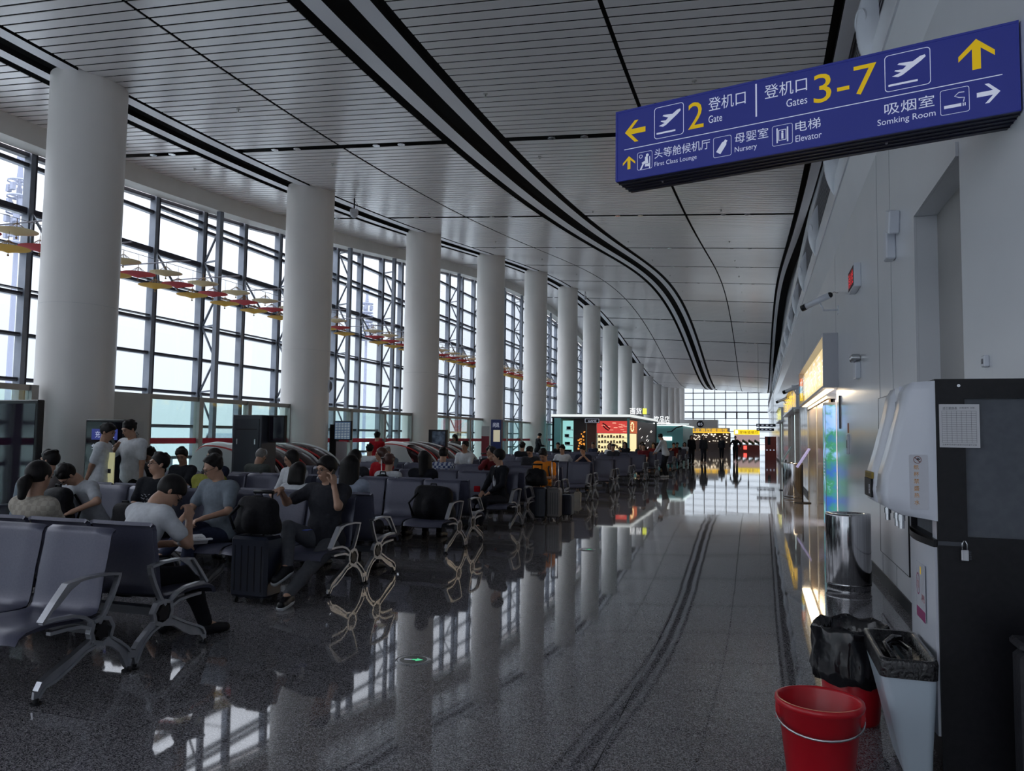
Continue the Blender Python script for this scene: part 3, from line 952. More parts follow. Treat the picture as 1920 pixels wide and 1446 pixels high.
# ================================================================== oil-paper umbrellas under rods
M_uy = mat('umbrella_yellow', (0.72, 0.50, 0.10), 0.7); M_ur = mat('umbrella_red', (0.62, 0.10, 0.12), 0.7); M_uw = mat('umbrella_cream', (0.70, 0.67, 0.52), 0.7)
M_rod = mat('rod_grey', (0.22, 0.22, 0.26), 0.5, 0.3)
for m in (M_uy, M_ur, M_uw):
    nt = m.node_tree; b_ = nt.nodes['Principled BSDF']
    tr_ = nt.nodes.new('ShaderNodeBsdfTranslucent'); tr_.inputs[0].default_value = b_.inputs['Base Color'].default_value
    mx_ = nt.nodes.new('ShaderNodeMixShader'); mx_.inputs[0].default_value = 0.45
    o_ = nt.nodes['Material Output']; nt.links.new(b_.outputs[0], mx_.inputs[1]); nt.links.new(tr_.outputs[0], mx_.inputs[2]); nt.links.new(mx_.outputs[0], o_.inputs[0])
def umb_meshes(m):
    b = MB().mat(m); n = 20
    prof = [(.012, -.070), (.10, -.042), (.20, -.016), (.30, .006), (.352, .014)]
    b.lathe((0, 0, 0), prof, n); b.lathe((0, 0, 0.004), prof[::-1], n)
    s = MB().mat(mat('bamboo', (.28, .18, .08), .6)); s.cyl((0, 0), .007, -.12, .24, 6); s.ball((0, 0, -.11), .02, 8, 5)
    r = MB().mat(mat('bamboo', (.28, .18, .08), .6))
    for k in range(n):
        t = 2 * math.pi * k / n
        r.bar((.02 * math.cos(t), .02 * math.sin(t), .16), (.24 * math.cos(t), .24 * math.sin(t), -.004), .004)
    return b.mesh('canopy'), s.mesh('handle'), r.mesh('ribs')
UM = {'yellow': umb_meshes(M_uy), 'red': umb_meshes(M_ur), 'cream': umb_meshes(M_uw)}
STR = {}
def umbrella(kind, x, y, z, label):
    root = empty('paper_umbrella', (x, y, z), random.random(), label, 'umbrella', kind + ' paper umbrellas hung under the rods')
    for me, nm in zip(UM[kind], ('canopy', 'handle', 'ribs')): add(me, nm, root)
    if kind not in STR:
        s_ = MB().mat(M_rod); s_.cyl((0, 0), .0035, .23, 5.40 - z, 5); STR[kind] = s_.mesh('string')
    add(STR[kind], 'string', root)
gaps = []
cnt = {}
for kind, x, z, ph in (('yellow', -12.8, 4.80, 0.16), ('red', -12.8, 4.96, -0.42), ('cream', -12.8, 5.15, 0.30)):
    y = 10.0 + ph
    while y < 48:
        bay = int((y - COLY[1]) // BAY) + 1
        if not (22.6 < y < 23.5 or abs(y - 35.0) < 0.5):
            key = (kind, bay); cnt[key] = cnt.get(key, 0) + 1
            if bay < 1: where = 'left of the first column'
            else: where = 'between the %s and %s columns' % (ordinal(bay), ordinal(bay + 1))
            umbrella(kind, x, y, z, '%s %s paper umbrella hanging %s' % (ordinal(cnt[key]), kind, where))
        y += {'yellow': 1.175, 'red': 1.2, 'cream': 1.23}[kind]
b = MB().mat(M_rod); b.cyl((0, 0), .006, 0, 39.5, 6, axis='y')
b.obj('suspension_cable', None, (-12.8, 9.3, 5.402), 'thin grey cable running along the glazing that the paper umbrellas hang from', 'cable')
j = 0
y = 10.6
while y < 48:
    b = MB().mat(M_rod); b.cyl((0, 0), .016, -1.75, .30, 8, axis='x')
    b.obj('hanging_rod', None, (-12.45, y, 5.42), 'thin grey rod reaching in from the glazing above the umbrellas, %s from the camera' % ordinal(j + 1) if j < 19 else 'thin grey rod reaching in from the glazing, farthest down the hall', 'rod', 'thin rods above the umbrellas')
    y += 1.7125 * (1 if j < 12 else 2); j += 1
# ================================================================== water dispenser in its black housing (right foreground)
def dispenser():
    x0, y0, y1 = 0.817, 4.20, 4.90
    root = empty('water_dispenser', (x0, y0, 0.079), 0, 'white hot-water dispenser in a tall black padlocked housing against the right wall', 'water dispenser')
    root.scale = (.95, .95, .95)
    b = MB().mat(M_black)
    b.box(0.0, .022, 0, .02, -.083, 1.90)                       # side plate, front stile
    b.box(0.022, .46, 0.0, .02, -.083, 1.10); b.box(0.022, .44, 0.0, .02, 1.80, 1.90)
    b.box(0.022, .135, 0.0, .02, 1.10, 1.80)
    b.box(0.0, .44, .02, .74, 1.86, 1.90)
    b.box(0.0, .44, .72, .74, -.083, 1.88)
    b.box(0.03, .44, .02, .72, -.083, 0.12)
    b.obj('housing', root)
    b = MB().mat(noisy('dull_grey_liner', (0.09, 0.10, 0.12), (0.11, 0.12, 0.14), 20.0, 0.6)); b.box(0.03, .43, .02, .70, .12, 1.85); b.obj('inner_tank', root)
    # moulded head, cross-section in XZ swept along Y
    def head(ya, yb, slot):
        prof = [(0.0, 1.175), (-.17, 1.20), (-.235, 1.235), (-.245, 1.30), (-.235, 1.40), (-.20, 1.52), (-.15, 1.72), (-.125, 1.84), (-.10, 1.885), (0.0, 1.89)]
        rows = []
        for (yy, s, k) in ((ya, .0, 0), (ya, .0, 1), (ya + .018, 0, 2), (yb - .018, 0, 2), (yb, 0, 1), (yb, 0, 0)):
            row = []
            for (x, z) in prof:
                if k == 0: row.append((min(x, 0) * .0 + max(x, -.0), yy, z))
                elif k == 1: row.append((x + (.020 if x < -.02 else 0), yy, z))
                else: row.append((x, yy, z))
            rows.append(row)
        return rows
    b = MB().mat(M_white)
    b.sheet(head(-.012, .30, False)); b.sheet(head(.40, .74, False))
    b.box(-.12, .0, .28, .42, 1.30, 1.88)
    b.prism([(0, 1.18), (-.21, 1.22), (-.23, 1.32), (-.12, 1.36), (0, 1.5)], .28, .42, lambda u, v, w: (u, w, v))
    b.obj('moulded_head', root)
    b = MB().mat(mat('smoke_slot', (.03, .03, .035), .3)); b.box(-.125, -.118, .315, .385, 1.45, 1.80); b.obj('gauge_slot', root)
    b = MB().mat(M_black); b.box(-.254, -.243, .42, .70, 1.255, 1.36); b.obj('control_panel', root)
    w_ = MB().mat(M_signw)
    for k in range(6): w_.box(-.2555, -.2545, .48, .492, 1.275 + k * .009, 1.280 + k * .009)
    w_.obj('indicator_marks', root)
    b = MB().mat(mat('gold_strip', (0.36, 0.24, 0.03), 0.4)); b.box(-.250, -.238, .42, .70, 1.362, 1.398); b.obj('gold_strip', root)
    b = MB().mat(M_black); put_text(b, '自动饮水机', .69, .44, 1.366, 1.394, lambda u, v: (-.2515, u, v)); b.obj('strip_text', root)
    for yy in (.10, .22, .55):
        b = MB().mat(M_chrome); b.cyl((-.15, yy), .014, 1.12, 1.21, 12); b.cyl((-.15, yy), .019, 1.16, 1.19, 12); b.obj('tap', root)
    # lower curved door
    b = MB().mat(M_white)
    rows = []
    for z in (0.10, 0.4, 0.7, 1.04):
        rows.append([(-.012 - .02 * math.sin(math.pi * j / 8), .02 + .66 * j / 8, z + 0) for j in range(9)])
    b.sheet(rows); b.box(-.012, .03, 0.02, .68, .1, 1.04)
    b.obj('lower_door', root)
    b = MB().mat(M_black)
    rows = []
    for z in (1.04, 1.075):
        rows.append([(-.016 - .035 * math.sin(math.pi * j / 8), .02 + .66 * j / 8, z) for j in range(9)])
    b.sheet(rows); b.box(-.016, .03, 0.02, .68, 1.04, 1.08)
    b.obj('drip_ledge', root)
    b = MB().mat(M_white); b.box(-.001, .05, .02, .12, 1.08, 1.19); b.obj('back_splash', root)
    # warning sticker on the near cheek
    def fn(u, v): return (-.128 + u, -.0148, v)
    b = MB().mat(mat('sticker_white', (0.66, 0.67, 0.72), 0.4)); b.prism(rrect(.045, 1.37, .088, .28, .008), 0, .001, lambda u, v, w: (-.128 + u, -.0125 - w, v)); b.obj('warning_sticker', root)
    b = MB().mat(mat('sticker_orange', (0.75, 0.33, 0.03), 0.5))
    for k, ch in enumerate('纸杯禁盛热水'):
        put_text(b, ch, .022, .046, 1.435 - k * .036, 1.459 - k * .036, fn)
    cx, cz = .040, 1.484
    c1 = [(cx + .019 * math.cos(t), cz + .019 * math.sin(t)) for t in [2 * math.pi * i / 20 for i in range(20)]]
    c2 = [(cx + .016 * math.cos(t), cz + .016 * math.sin(t)) for t in [2 * math.pi * i / 20 for i in range(20)]]
    b.mat(mat('sticker_brown', (0.22, 0.07, 0.05), 0.5)); ring(b, c1, c2, fn)
    poly(b, [(cx - .013, cz + .010), (cx - .010, cz + .013), (cx + .013, cz - .010), (cx + .010, cz - .013)], fn)
    b.mat(M_black); poly(b, [(cx - .004, cz + .001), (cx + .012, cz + .001), (cx + .012, cz + .006), (cx - .004, cz + .006)], fn); poly(b, [(cx + .001, cz + .006), (cx + .005, cz + .006), (cx + .005, cz + .012), (cx + .001, cz + .012)], fn)
    b.obj('sticker_print', root)
    # promotional sticker on the lower door
    def fd(u, v): return (-.0335, .20 + u, v)
    b = MB().mat(mat('promo_paper', (0.62, 0.64, 0.70), 0.4)); b.box(-.0335, -.031, .17, .40, .62, .92)
    b.obj('promotional_sticker', root)
    b = MB().mat(mat('promo_magenta', (0.35, 0.02, 0.16), 0.4)); b.box(-.0342, -.033, .17, .40, .62, .675)
    ring(b, [(.15 + .05 * math.cos(t), .80 + .06 * math.sin(t)) for t in [2 * math.pi * i / 20 for i in range(20)]], [(.15 + .043 * math.cos(t), .80 + .052 * math.sin(t)) for t in [2 * math.pi * i / 20 for i in range(20)]], lambda u, v: (-.0342, .20 + u, v))
    b.mat(mat('promo_red', (0.5, 0.03, 0.05), 0.4)); put_text(b, '水', .375, .325, .77, .83, lambda u, v: (-.0342, u, v)); put_text(b, '¥95', .26, .18, .72, .76, lambda u, v: (-.0342, u, v))
    b.mat(M_signy); b.box(-.0342, -.033, .27, .29, .86, .90)
    b.obj('sticker_print', root)
    # record sheet and padlock on the side
    b = MB().mat(mat('paper', (0.70, 0.70, 0.72), 0.6)); b.box(.018, .20, -.004, 0, 1.55, 1.77); b.obj('record_sheet', root)
    b = MB().mat(mat('ink', (0.08, 0.08, 0.1), 0.6))
    def fp(u, v): return (u, -.0045, v)
    put_text(b, '滤芯更换表', .034, .100, 1.742, 1.757, fp)
    put_text(b, '设备编号 日期', .110, .178, 1.748, 1.756, fp)
    for k in range(15):
        z = 1.735 - k * .0115
        b.box(.030, .185, -.0048, -.004, z, z + .0010)
    for k in range(8):
        x = .030 + .155 * k / 7
        b.box(x, x + .0008, -.0048, -.004, 1.574, 1.736)
    put_text(b, '注意事项请按时更换并如实填写记录', .030, .185, 1.560, 1.568, fp)
    b.obj('sheet_print', root)
    lk = MB().mat(M_steel); lk.box(.098, .132, -.034, -.014, .985, 1.04, bev=.003)
    o = lk.obj('padlock', root)
    lk = MB().mat(M_chrome); lk.tube([(.104, -.024, 1.035), (.104, -.024, 1.07), (.110, -.024, 1.085), (.118, -.024, 1.085), (.125, -.024, 1.07), (.125, -.024, 1.035)], .0035, 8)
    s_ = lk.obj('shackle', o)
    lk = MB().mat(M_dgrey)
    for k in range(4): lk.cyl((-.024, .994 + k * .012), .006, .128, .142, 10, axis='x')
    lk.obj('number_wheels', o)
    b = MB().mat(M_dgrey); b.box(.0, .115, -.010, -.001, 1.055, 1.075); b.obj('hasp', root)
    b = MB().mat(M_chrome); b.cyl((.11, 1.865), .008, -.004, 0, 10, axis='y'); b.obj('screw', root)
    b = MB().mat(M_black); b.box(-.30, -.0, .05, .62, 0, 0); return root
dispenser()

# drain bin standing in front of the dispenser
def drain_bin():
    root = empty('drain_bin', (0.645, 4.27, 0), 0, 'white tapered drain bin with wet black top standing before the dispenser', 'bin')
    root.scale = (.93, .90, 1.235)
    def rr(wx, wy, r, z, ox=0): return [(x + ox, y, z) for x, y in rrect(0, 0, wx, wy, r, 6)]
    b = MB().mat(mat('bin_blue_white', (0.56, 0.66, 0.74), 0.25))
    rows = [rr(.13, .42, .03, .02, .055), rr(.16, .48, .035, .12, .04), rr(.22, .60, .04, .30, .015), rr(.255, .66, .04, .405, .0)]
    rows = [r + [r[0]] for r in rows]
    b.sheet(rows); b.add(rows[0][:-1], [tuple(range(len(rows[0]) - 1))[::-1]])
    b.obj('body', root)
    b = MB().mat(noisy('wet_black', (0.008, 0.008, 0.01), (0.02, 0.02, 0.022), 60, 0.12, bump=.5))
    rows = [rr(.262, .668, .04, .400), rr(.270, .676, .045, .455), rr(.262, .668, .045, .470), rr(.215, .615, .04, .468), rr(.195, .59, .04, .44), rr(.12, .50, .03, .432), rr(.02, .38, .01, .438)]
    rows = [r + [r[0]] for r in rows]
    b.sheet(rows)
    b.tube([(-.05, -.22, .445), (-.06, .05, .455), (.0, .2, .46), (.05, .24, .45)], .014, 8)
    b.tube([(.02, -.25, .445), (.05, -.05, .458), (.03, .15, .45)], .010, 8)
    b.obj('lid', root)
    b = MB().mat(M_louvre)
    for k in range(2):
        b.add([(-.118 + .0, -.10 + .05 * k, .33), (-.118, -.085 + .05 * k, .33), (-.058, -.03 + .02 * k, .12), (-.058, -.045 + .02 * k, .12)], [(0, 1, 2, 3)])
    b.obj('side_rib', root)
drain_bin()

# red mop bucket
def bucket():
    root = empty('red_bucket', (0.253, 3.88, 0), 0, 'empty glossy red plastic bucket with wire handle at the bottom edge of the picture', 'bucket')
    root.scale = (.935, .935, 1.26)
    b = MB().mat(M_red)
    b.lathe((0, 0, 0), [(0, .0), (.142, .0), (.150, .012), (.192, .285), (.204, .290), (.209, .30), (.206, .312), (.192, .314), (.186, .305), (.143, .02), (0, .018)], 48)
    b.obj('body', root)
    b = MB().mat(M_red)
    for s in (-1, 1):
        b.box(s * .192 - .012, s * .192 + .012, -.03, .03, .235, .29)
    b.obj('handle_lug', root)
    b = MB().mat(M_chrome)
    pts = []
    for k in range(17):
        t = math.pi * k / 16
        pts.append((-.204 * math.cos(t), -.214 * math.sin(t) * .98, .262 - .045 * math.sin(t) ** 0.7))
    b.tube(pts, .0045, 8)
    h = b.obj('wire_handle', root)
bucket()
# red bin lined with a black bag
def bagbin():
    root = empty('lined_red_bin', (0.49, 4.86, 0), 0, 'red round bin lined with a crumpled black bag, tucked behind the white drain bin', 'bin')
    root.scale = (.97, .97, 1.33)
    b = MB().mat(M_red); b.lathe((0, 0, 0), [(0, 0), (.145, 0), (.15, .01), (.185, .36), (.18, .36), (.14, .02), (0, .02)], 36); b.obj('body', root)
    m = noisy('bag_black', (0.006, 0.006, 0.008), (0.014, 0.014, 0.017), 9, 0.16, bump=1.0)
    b = MB().mat(m)
    rnd = random.Random(3); n = 64
    prof = [(.125, .08), (.155, .32), (.172, .392), (.195, .405), (.214, .385), (.208, .33), (.218, .27), (.222, .22), (.214, .185), (.196, .17)]
    rows = []
    ph = [[rnd.uniform(0, 6.28) for _ in range(4)] for _ in prof]
    for i, (r, z) in enumerate(prof):
        row = []
        for j in range(n + 1):
            t = 2 * math.pi * j / n
            a = .0 if i < 2 else .006
            w = math.sin(9 * t + ph[i][0]) + math.sin(17 * t + ph[i][1] + i) + .7 * math.sin(31 * t + ph[i][2])
            row.append(((r + a * w) * math.cos(t), (r + a * w) * math.sin(t), z + (a * 1.2) * math.sin(7 * t + ph[i][3] + i * .6)))
        rows.append(row)
    b.sheet(rows)
    b.obj('bin_bag', root)
bagbin()

def steel_bin(x, y, h, r, label):
    root = empty('steel_bin', (x, y, 0), 0, label, 'bin', 'brushed steel litter bins')
    b = MB().mat(M_steel); b.lathe((0, 0, 0), [(r * .96, 0), (r * .96, .05), (r, .055), (r, .07), (r * .99, .075), (r, .08), (r, h - .02), (r * .985, h), (r * .62, h), (r * .60, h - .03)], 48)
    b.obj('body', root)
    b = MB().mat(M_blackm); b.cyl((0, 0), r * .61, h - .12, h - .03, 24); b.obj('opening', root)
    return root
steel_bin(0.895, 9.0, 0.80, 0.225, 'tall cylindrical stainless steel litter bin nearest the camera by the right wall')
steel_bin(0.86, 22.2, 0.95, 0.26, 'stainless steel litter bin farther down the wall beside the leaning sign boards')

# black bag with strap hanging off the far right corner, on a housing hook
def hanging_bag():
    root = empty('black_bag', (1.20, 3.86, 0.40), 0, 'black shoulder bag with raised carrying loop at the far right edge of the picture', 'bag')
    m = noisy('black_nylon', (0.010, 0.010, 0.013), (0.02, 0.02, 0.026), 50, 0.55, bump=.3)
    b = MB().mat(m); b.box(-.16, .16, -.08, .08, -.40, .30, bev=.03); b.obj('body', root)
    b = MB().mat(m); b.box(-.165, .165, -.085, .085, .30, .34, bev=.012); b.obj('zip_top', root)
    b = MB().mat(mat('strap_grey', (0.035, 0.035, 0.045), 0.5)); b.tube([(-.11, -.0, .33), (-.10, -.01, .42), (-.05, -.02, .50), (.02, -.02, .53), (.09, -.01, .50), (.12, 0, .40), (.12, 0, .33)], .012, 8); b.obj('carry_loop', root)
    b = MB().mat(mat('strap_grey', (0.035, 0.035, 0.045), 0.5)); b.tube([(.10, -.095, .30), (.04, -.10, .10), (-.02, -.10, -.15), (-.03, -.10, -.33)], .009, 6); b.obj('shoulder_strap', root)
hanging_bag()

# ================================================================== fittings on the right wall
def wall_items():
    # hydrant cabinet door in the wall
    r = empty('hydrant_cabinet', (WR, 8.7, 0), 0, 'flush white cabinet door with thin dark outline in the right wall behind the dispenser', 'cabinet')
    b = MB().mat(M_wallw); b.box(-.012, 0, -.85, .85, .35, 2.05); b.obj('door', r)
    b = MB().mat(M_black)
    for (a, c, e, f) in ((-.86, .86, 2.05, 2.056), (-.86, .86, .344, .35), (-.86, -.854, .35, 2.05), (.854, .86, .35, 2.05)): b.box(-.014, 0, a, c, e, f)
    b.obj('gasket', r)
    b = MB().mat(mat('sticker_white', (0.66, 0.67, 0.72), 0.4)); b.box(-.014, -.012, -.25, -.08, .80, .92); b.obj('label_plate', r)
    b = MB().mat(mat('promo_red', (0.5, 0.03, 0.05), 0.4)); b.box(-.015, -.014, -.24, -.09, .885, .91); b.obj('red_heading', r)
    # fire exit sign
    r = empty('exit_sign', (WR, 11.3, 3.78), 0, 'thin white box sign with red lit characters high on the right wall', 'sign')
    b = MB().mat(M_white); b.box(-.09, 0, -.32, .32, -.16, .16, bev=.008); b.obj('case', r)
    b = MB().mat(M_blackm); b.box(-.094, -.09, -.29, .29, -.13, .13); b.obj('screen', r)
    b = MB().mat(emis('red_led', (0.85, 0.03, 0.04), 0.8)); put_text(b, '消火栓', .27, -.27, -.10, .10, lambda u, v: (-.0955, u, v)); b.obj('red_characters', r)
    # bullet camera
    def bullet(y, z, s, label):
        r = empty('bullet_camera', (WR, y, z), 0, label, 'camera', 'wall cameras')
        R = Matrix.Rotation(math.radians(28), 3, 'Z') @ Matrix.Rotation(math.radians(14), 3, 'Y')
        b = MB().mat(M_white)
        b.tube([tuple(Vector((-.12, -.05, .10)) * s), tuple(Vector((-.44, .13, -.03)) * s)], .045 * s, 14); b.obj('body', r)
        b = MB().mat(M_black); b.tube([tuple(Vector((-.44, .13, -.03)) * s), tuple(Vector((-.50, .165, -.055)) * s)], .048 * s, 14); b.ball(tuple(Vector((-.12, -.05, .10)) * s), .045 * s, 10, 6); b.obj('lens_hood', r)
        b = MB().mat(M_white); b.tube([(0, .05 * s, -.11 * s), (-.20 * s, .05 * s, -.11 * s), (-.25 * s, .03 * s, .0)], .014 * s, 8); b.box(-.008, 0, .0, .10 * s, -.17 * s, -.05 * s); b.obj('bracket', r)
        b = MB().mat(M_blackm); b.tube([(-.10 * s, -.05 * s, .11 * s), (-.06 * s, -.03 * s, .15 * s), (-.02 * s, -.02 * s, .13 * s), (0, 0, .14 * s)], .004, 6); b.obj('cable', r)
    bullet(14.05, 3.93, 1.15, 'white bullet security camera on the right wall, nearest one')
    bullet(24.3, 3.05, 1.2, 'small dark security camera farther along the right wall above the shop front')
    bullet(34.0, 3.2, 1.2, 'most distant security camera on the right wall')
    # twin spot light pair (white) high near the recess
    def twin(y, z, label):
        r = empty('emergency_light', (WR, y, z), 0, label, 'emergency light', 'twin-head emergency lights')
        b = MB().mat(M_white); b.box(-.07, 0, -.14, .14, -.11, .11, bev=.01); b.obj('case', r)
        for s in (-1, 1):
            b = MB().mat(M_chrome); b.cyl((s * .09, .17), .05, -.10, -.01, 14, axis='x'); b.ball((-.09, s * .09, .17), (.03, .05, .05), 12, 8); b.obj('lamp_head', r)
    twin(11.3, 2.52, 'white twin-head emergency light on the right wall before the shop front')
    r = empty('wall_speaker', (WR, 8.15, 3.62), 0, 'white angled twin wall fixture high on the wall left of the door recess', 'wall fixture')
    b = MB().mat(M_white); b.box(-.09, 0, .12, .30, -.24, .08, bev=.012); b.obj('lower_box', r)
    b = MB().mat(M_white); b.box(-.10, 0, -.10, .12, -.02, .20, R=Matrix.Rotation(math.radians(18), 3, 'X'), bev=.012); b.obj('upper_box', r)
    for (y, z, w, h, nm, lab) in ((5.2, 2.06, .07, .07, 'wall_button', 'tiny white push button on the wall above the dispenser'), (12.75, 1.52, .16, .30, 'switch_plate', 'white switch plate with orange notice above it on the right wall')):
        r = empty(nm, (WR, y, z), 0, lab, 'switch')
        b = MB().mat(M_white); b.box(-.03, 0, -w / 2, w / 2, -h / 2, h / 2, bev=.006); b.obj('plate', r)
        b = MB().mat(M_louvre); b.box(-.034, -.03, -w * .2, w * .2, -h * .2, h * .2); b.obj('rocker', r)
        if nm == 'switch_plate':
            b = MB().mat(mat('orange_notice', (0.55, 0.18, 0.06), 0.5)); b.box(-.006, 0, -.02, .12, .17, .32); b.obj('notice', r)
    # slim dark frame beside the light box
    r = MB().mat(M_dgrey); r.box(-.02, 0, -.05, .05, -.28, .28); r.obj('slim_wall_plate', None, (WR, 14.0, 2.05), 'slim dark grey vertical plate on the wall beside the shop front', 'plate')
wall_items()

# ================================================================== shop fronts on the right
M_lit = emis('shop_white_light', (1.0, 0.93, 0.80), 2.2)
M_gold = noisy('brown_metal_door', (0.42, 0.29, 0.16), (0.50, 0.36, 0.21), 0.8, 0.22, 0.35, stretch=(1, 1, .3))
def shopfront():
    r = empty('shop_canopy', (WR, 14.2, 2.5), 0, 'white box canopy with warm lit characters projecting from the right wall', 'canopy')
    L = 8.6; D = .24
    b = MB().mat(mat('canopy_grey', (0.50, 0.51, 0.56), 0.4)); b.box(-D - .002, 0, -.002, .10, -.022, .922); b.box(-D, -.001, .10, L - .1, .88, .92); b.box(-D, -.001, .10, L - .1, -.02, .02); b.box(-D - .002, 0, L - .1, L, -.022, .922); b.obj('frame', r)
    b = MB().mat(emis('warm_backlight', (1.0, 0.78, 0.40), .75)); b.box(-.10, -.06, .1, L - .1, .02, .88); b.obj('back_light', r)
    b = MB().mat(emis('warm_white_letters', (1.0, 0.95, 0.85), .9))
    for k, ch in enumerate('商务休闲咖啡'):
        u0 = 1.0 + k * 1.25
        v, f = text_shape(ch)
        vs = [(-D + .02, u0 + .95 * (1 - a), .18 + .52 * c) for a, c in v]
        vb = [(x + .10, y, z) for x, y, z in vs]
        n = len(vs)
        b.add(vs + vb, f + [tuple(i + n for i in q) for q in f])
    b.obj('raised_characters', r)
    for k, c in enumerate(((0.75, 0.55, 0.05), (0.1, 0.35, 0.55), (0.6, 0.15, 0.05))):
        b = MB().mat(emis('logo_%d' % k, c, .8)); b.box(-D + .02, -D + .08, 8.2 + .2 * (k % 2), 8.5 + .2 * (k % 2), .15 + .2 * k, .35 + .2 * k); b.obj('logo_panel', r)
    li = bpy.data.lights.new('canopy_lamp', 'AREA'); li.shape = 'RECTANGLE'; li.size = .2; li.size_y = 8.0; li.energy = 45; li.color = (1.0, .78, .5)
    lo = bpy.data.objects.new('canopy_lamp', li); COL.objects.link(lo); lo.location = (WR - .12, 18.6, 2.45)
    b = MB().mat(emis('downlight_strip', (1, .85, .6), 1.5)); b.box(-.18, -.05, .3, 8.2, -.035, -.022); b.obj('soffit_lamp', r)
    # lift / service doors of brown metal
    r = empty('door_2', (WR, 20.0, 0), 0, kind='structure')
    b = MB().mat(M_gold); b.box(.02, .06, -3.5, -0.2, 0, 2.4); b.obj('leaf', r)
    b = MB().mat(M_gold); b.box(.02, .06, -.18, 3.2, 0, 2.4); b.obj('leaf', r)
    b = MB().mat(M_alu); b.box(.0, .10, -.20, -.17, 0, 2.42); b.box(0, .1, 3.2, 3.3, 0, 2.5); b.box(-.02, .2, -3.6, 3.3, 2.4, 2.5); b.obj('casing', r)
    b = MB().mat(M_blackm); b.box(.10, .14, -3.5, 3.3, 0, 2.5); b.obj('backing', r)
    # blue light box
    r = empty('advert_light_box', (WR - .06, 15.0, 0), 0, 'tall glowing blue and green advertising light box beside the brown metal doors', 'light box')
    m = noisy('advert_picture', (0.04, 0.12, 0.45), (0.35, 0.50, 0.80), 2.6, 0.3, detail=4)
    bb = m.node_tree.nodes['Principled BSDF']; rp = [n for n in m.node_tree.nodes if n.type == 'VALTORGB'][0]
    e = rp.color_ramp.elements.new(.5); e.color = (.05, .26, .12, 1); rp.color_ramp.elements.new(.58).color = (.3, .5, .9, 1)
    m.node_tree.links.new(rp.outputs[0], bb.inputs['Emission Color']); bb.inputs['Emission Strength'].default_value = .45
    b = MB().mat(M_alu); b.box(-.12, .06, -.28, .28, 0, 2.25); b.obj('case', r)
    b = MB().mat(m); b.box(-.125, -.12, -.25, .25, .08, 2.2); b.box(-.115, .05, -.285, -.28, .1, 2.2); b.obj('picture', r)
    b = MB().mat(M_signw); 
    for k in range(6): b.box(-.127, -.125, -.15, .12, .9 + .06 * k, .92 + .06 * k)
    b.obj('caption_lines', r)
    # second shop
    for (ya, yb, nm, txt, col, lab) in ((27.4, 38.0, 'shop_sign_band', '地方特产超市', (0.95, 0.60, 0.04), 'white sign band with yellow lit characters over the second shop on the right'), (46, 54, 'shop_sign_band', '便利店', (0.8, 0.75, 0.1), 'small yellow sign band over the third shop on the right')):
        r = empty(nm, (WR, ya, 2.6), 0, lab, 'sign')
        b = MB().mat(M_white); b.box(-.25, 0, 0, yb - ya, 0, .06); b.box(-.25, 0, 0, yb - ya, .74, .8); b.box(-.12, 0, 0, yb - ya, .06, .74); b.obj('frame', r)
        b = MB().mat(emis('sign_' + txt, col, 1.4))
        for k, ch in enumerate(txt):
            u0 = .5 + k * (yb - ya - 1) / len(txt)
            v, f = text_shape(ch); vs = [(-.24, u0 + 1.15 * (1 - a), .12 + .55 * c) for a, c in v]; vb = [(x + .08, y, z) for x, y, z in vs]; n = len(vs)
            b.add(vs + vb, f + [tuple(i + n for i in q) for q in f])
        b.obj('characters', r)
    # interiors of the shops behind the openings
    for k, (ya, yb) in enumerate(((27.4, 38.0), (46.0, 54.0))):
        r = empty('shop_interior', (WR, ya, 0), 0, '%s lit shop room opening in the right wall' % ('nearer' if k == 0 else 'farther'), 'shop')
        w = yb - ya
        b = MB().mat(mat('shop_wall_pink', (0.55, 0.46, 0.42), 0.5)); b.box(3.0, 3.1, 0, w, 0, 2.9); b.box(.25, 3.1, -.05, 0, 0, 2.9); b.box(.25, 3.1, w, w + .05, 0, 2.9); b.box(.25, 3.1, 0, w, 2.8, 2.9); b.obj('walls', r)
        b = MB().mat(emis('shop_ceiling_light', (1.0, 0.96, 0.9), 3.0))
        for q in range(5): b.box(1.0, 2.2, w * (q + .3) / 5, w * (q + .45) / 5, 2.76, 2.80)
        b.obj('ceiling_lamp', r)
        for q in range(4):
            c = MB().mat(noisy('shop_goods', (0.35, 0.08, 0.05), (0.65, 0.55, 0.35), 9.0, 0.5)); y0 = w * q / 4 + .4
            c.box(2.5, 3.0, y0, y0 + w / 4 - .6, 0, 2.0)
            c.mat(M_alu)
            for z in (.5, 1.0, 1.5, 2.0): c.box(2.42, 2.55, y0, y0 + w / 4 - .6, z, z + .03)
            c.obj('display_rack', r)
        for q in (0, 1, 2, 3):
            c = MB().mat(M_alu if q % 2 else mat('post_white', (.7, .72, .74), .3)); y0 = w * q / 3
            c.box(-.02, .18, y0 - .08, y0 + .08, 0, 2.6); c.obj('post', r)
        c = MB().mat(emis('strip_cyan', (0.75, 0.95, 0.95), 1.6)); c.box(-.03, 0, w * .33 - .03, w * .33 + .05, .1, 2.5); c.obj('light_strip', r)
shopfront()

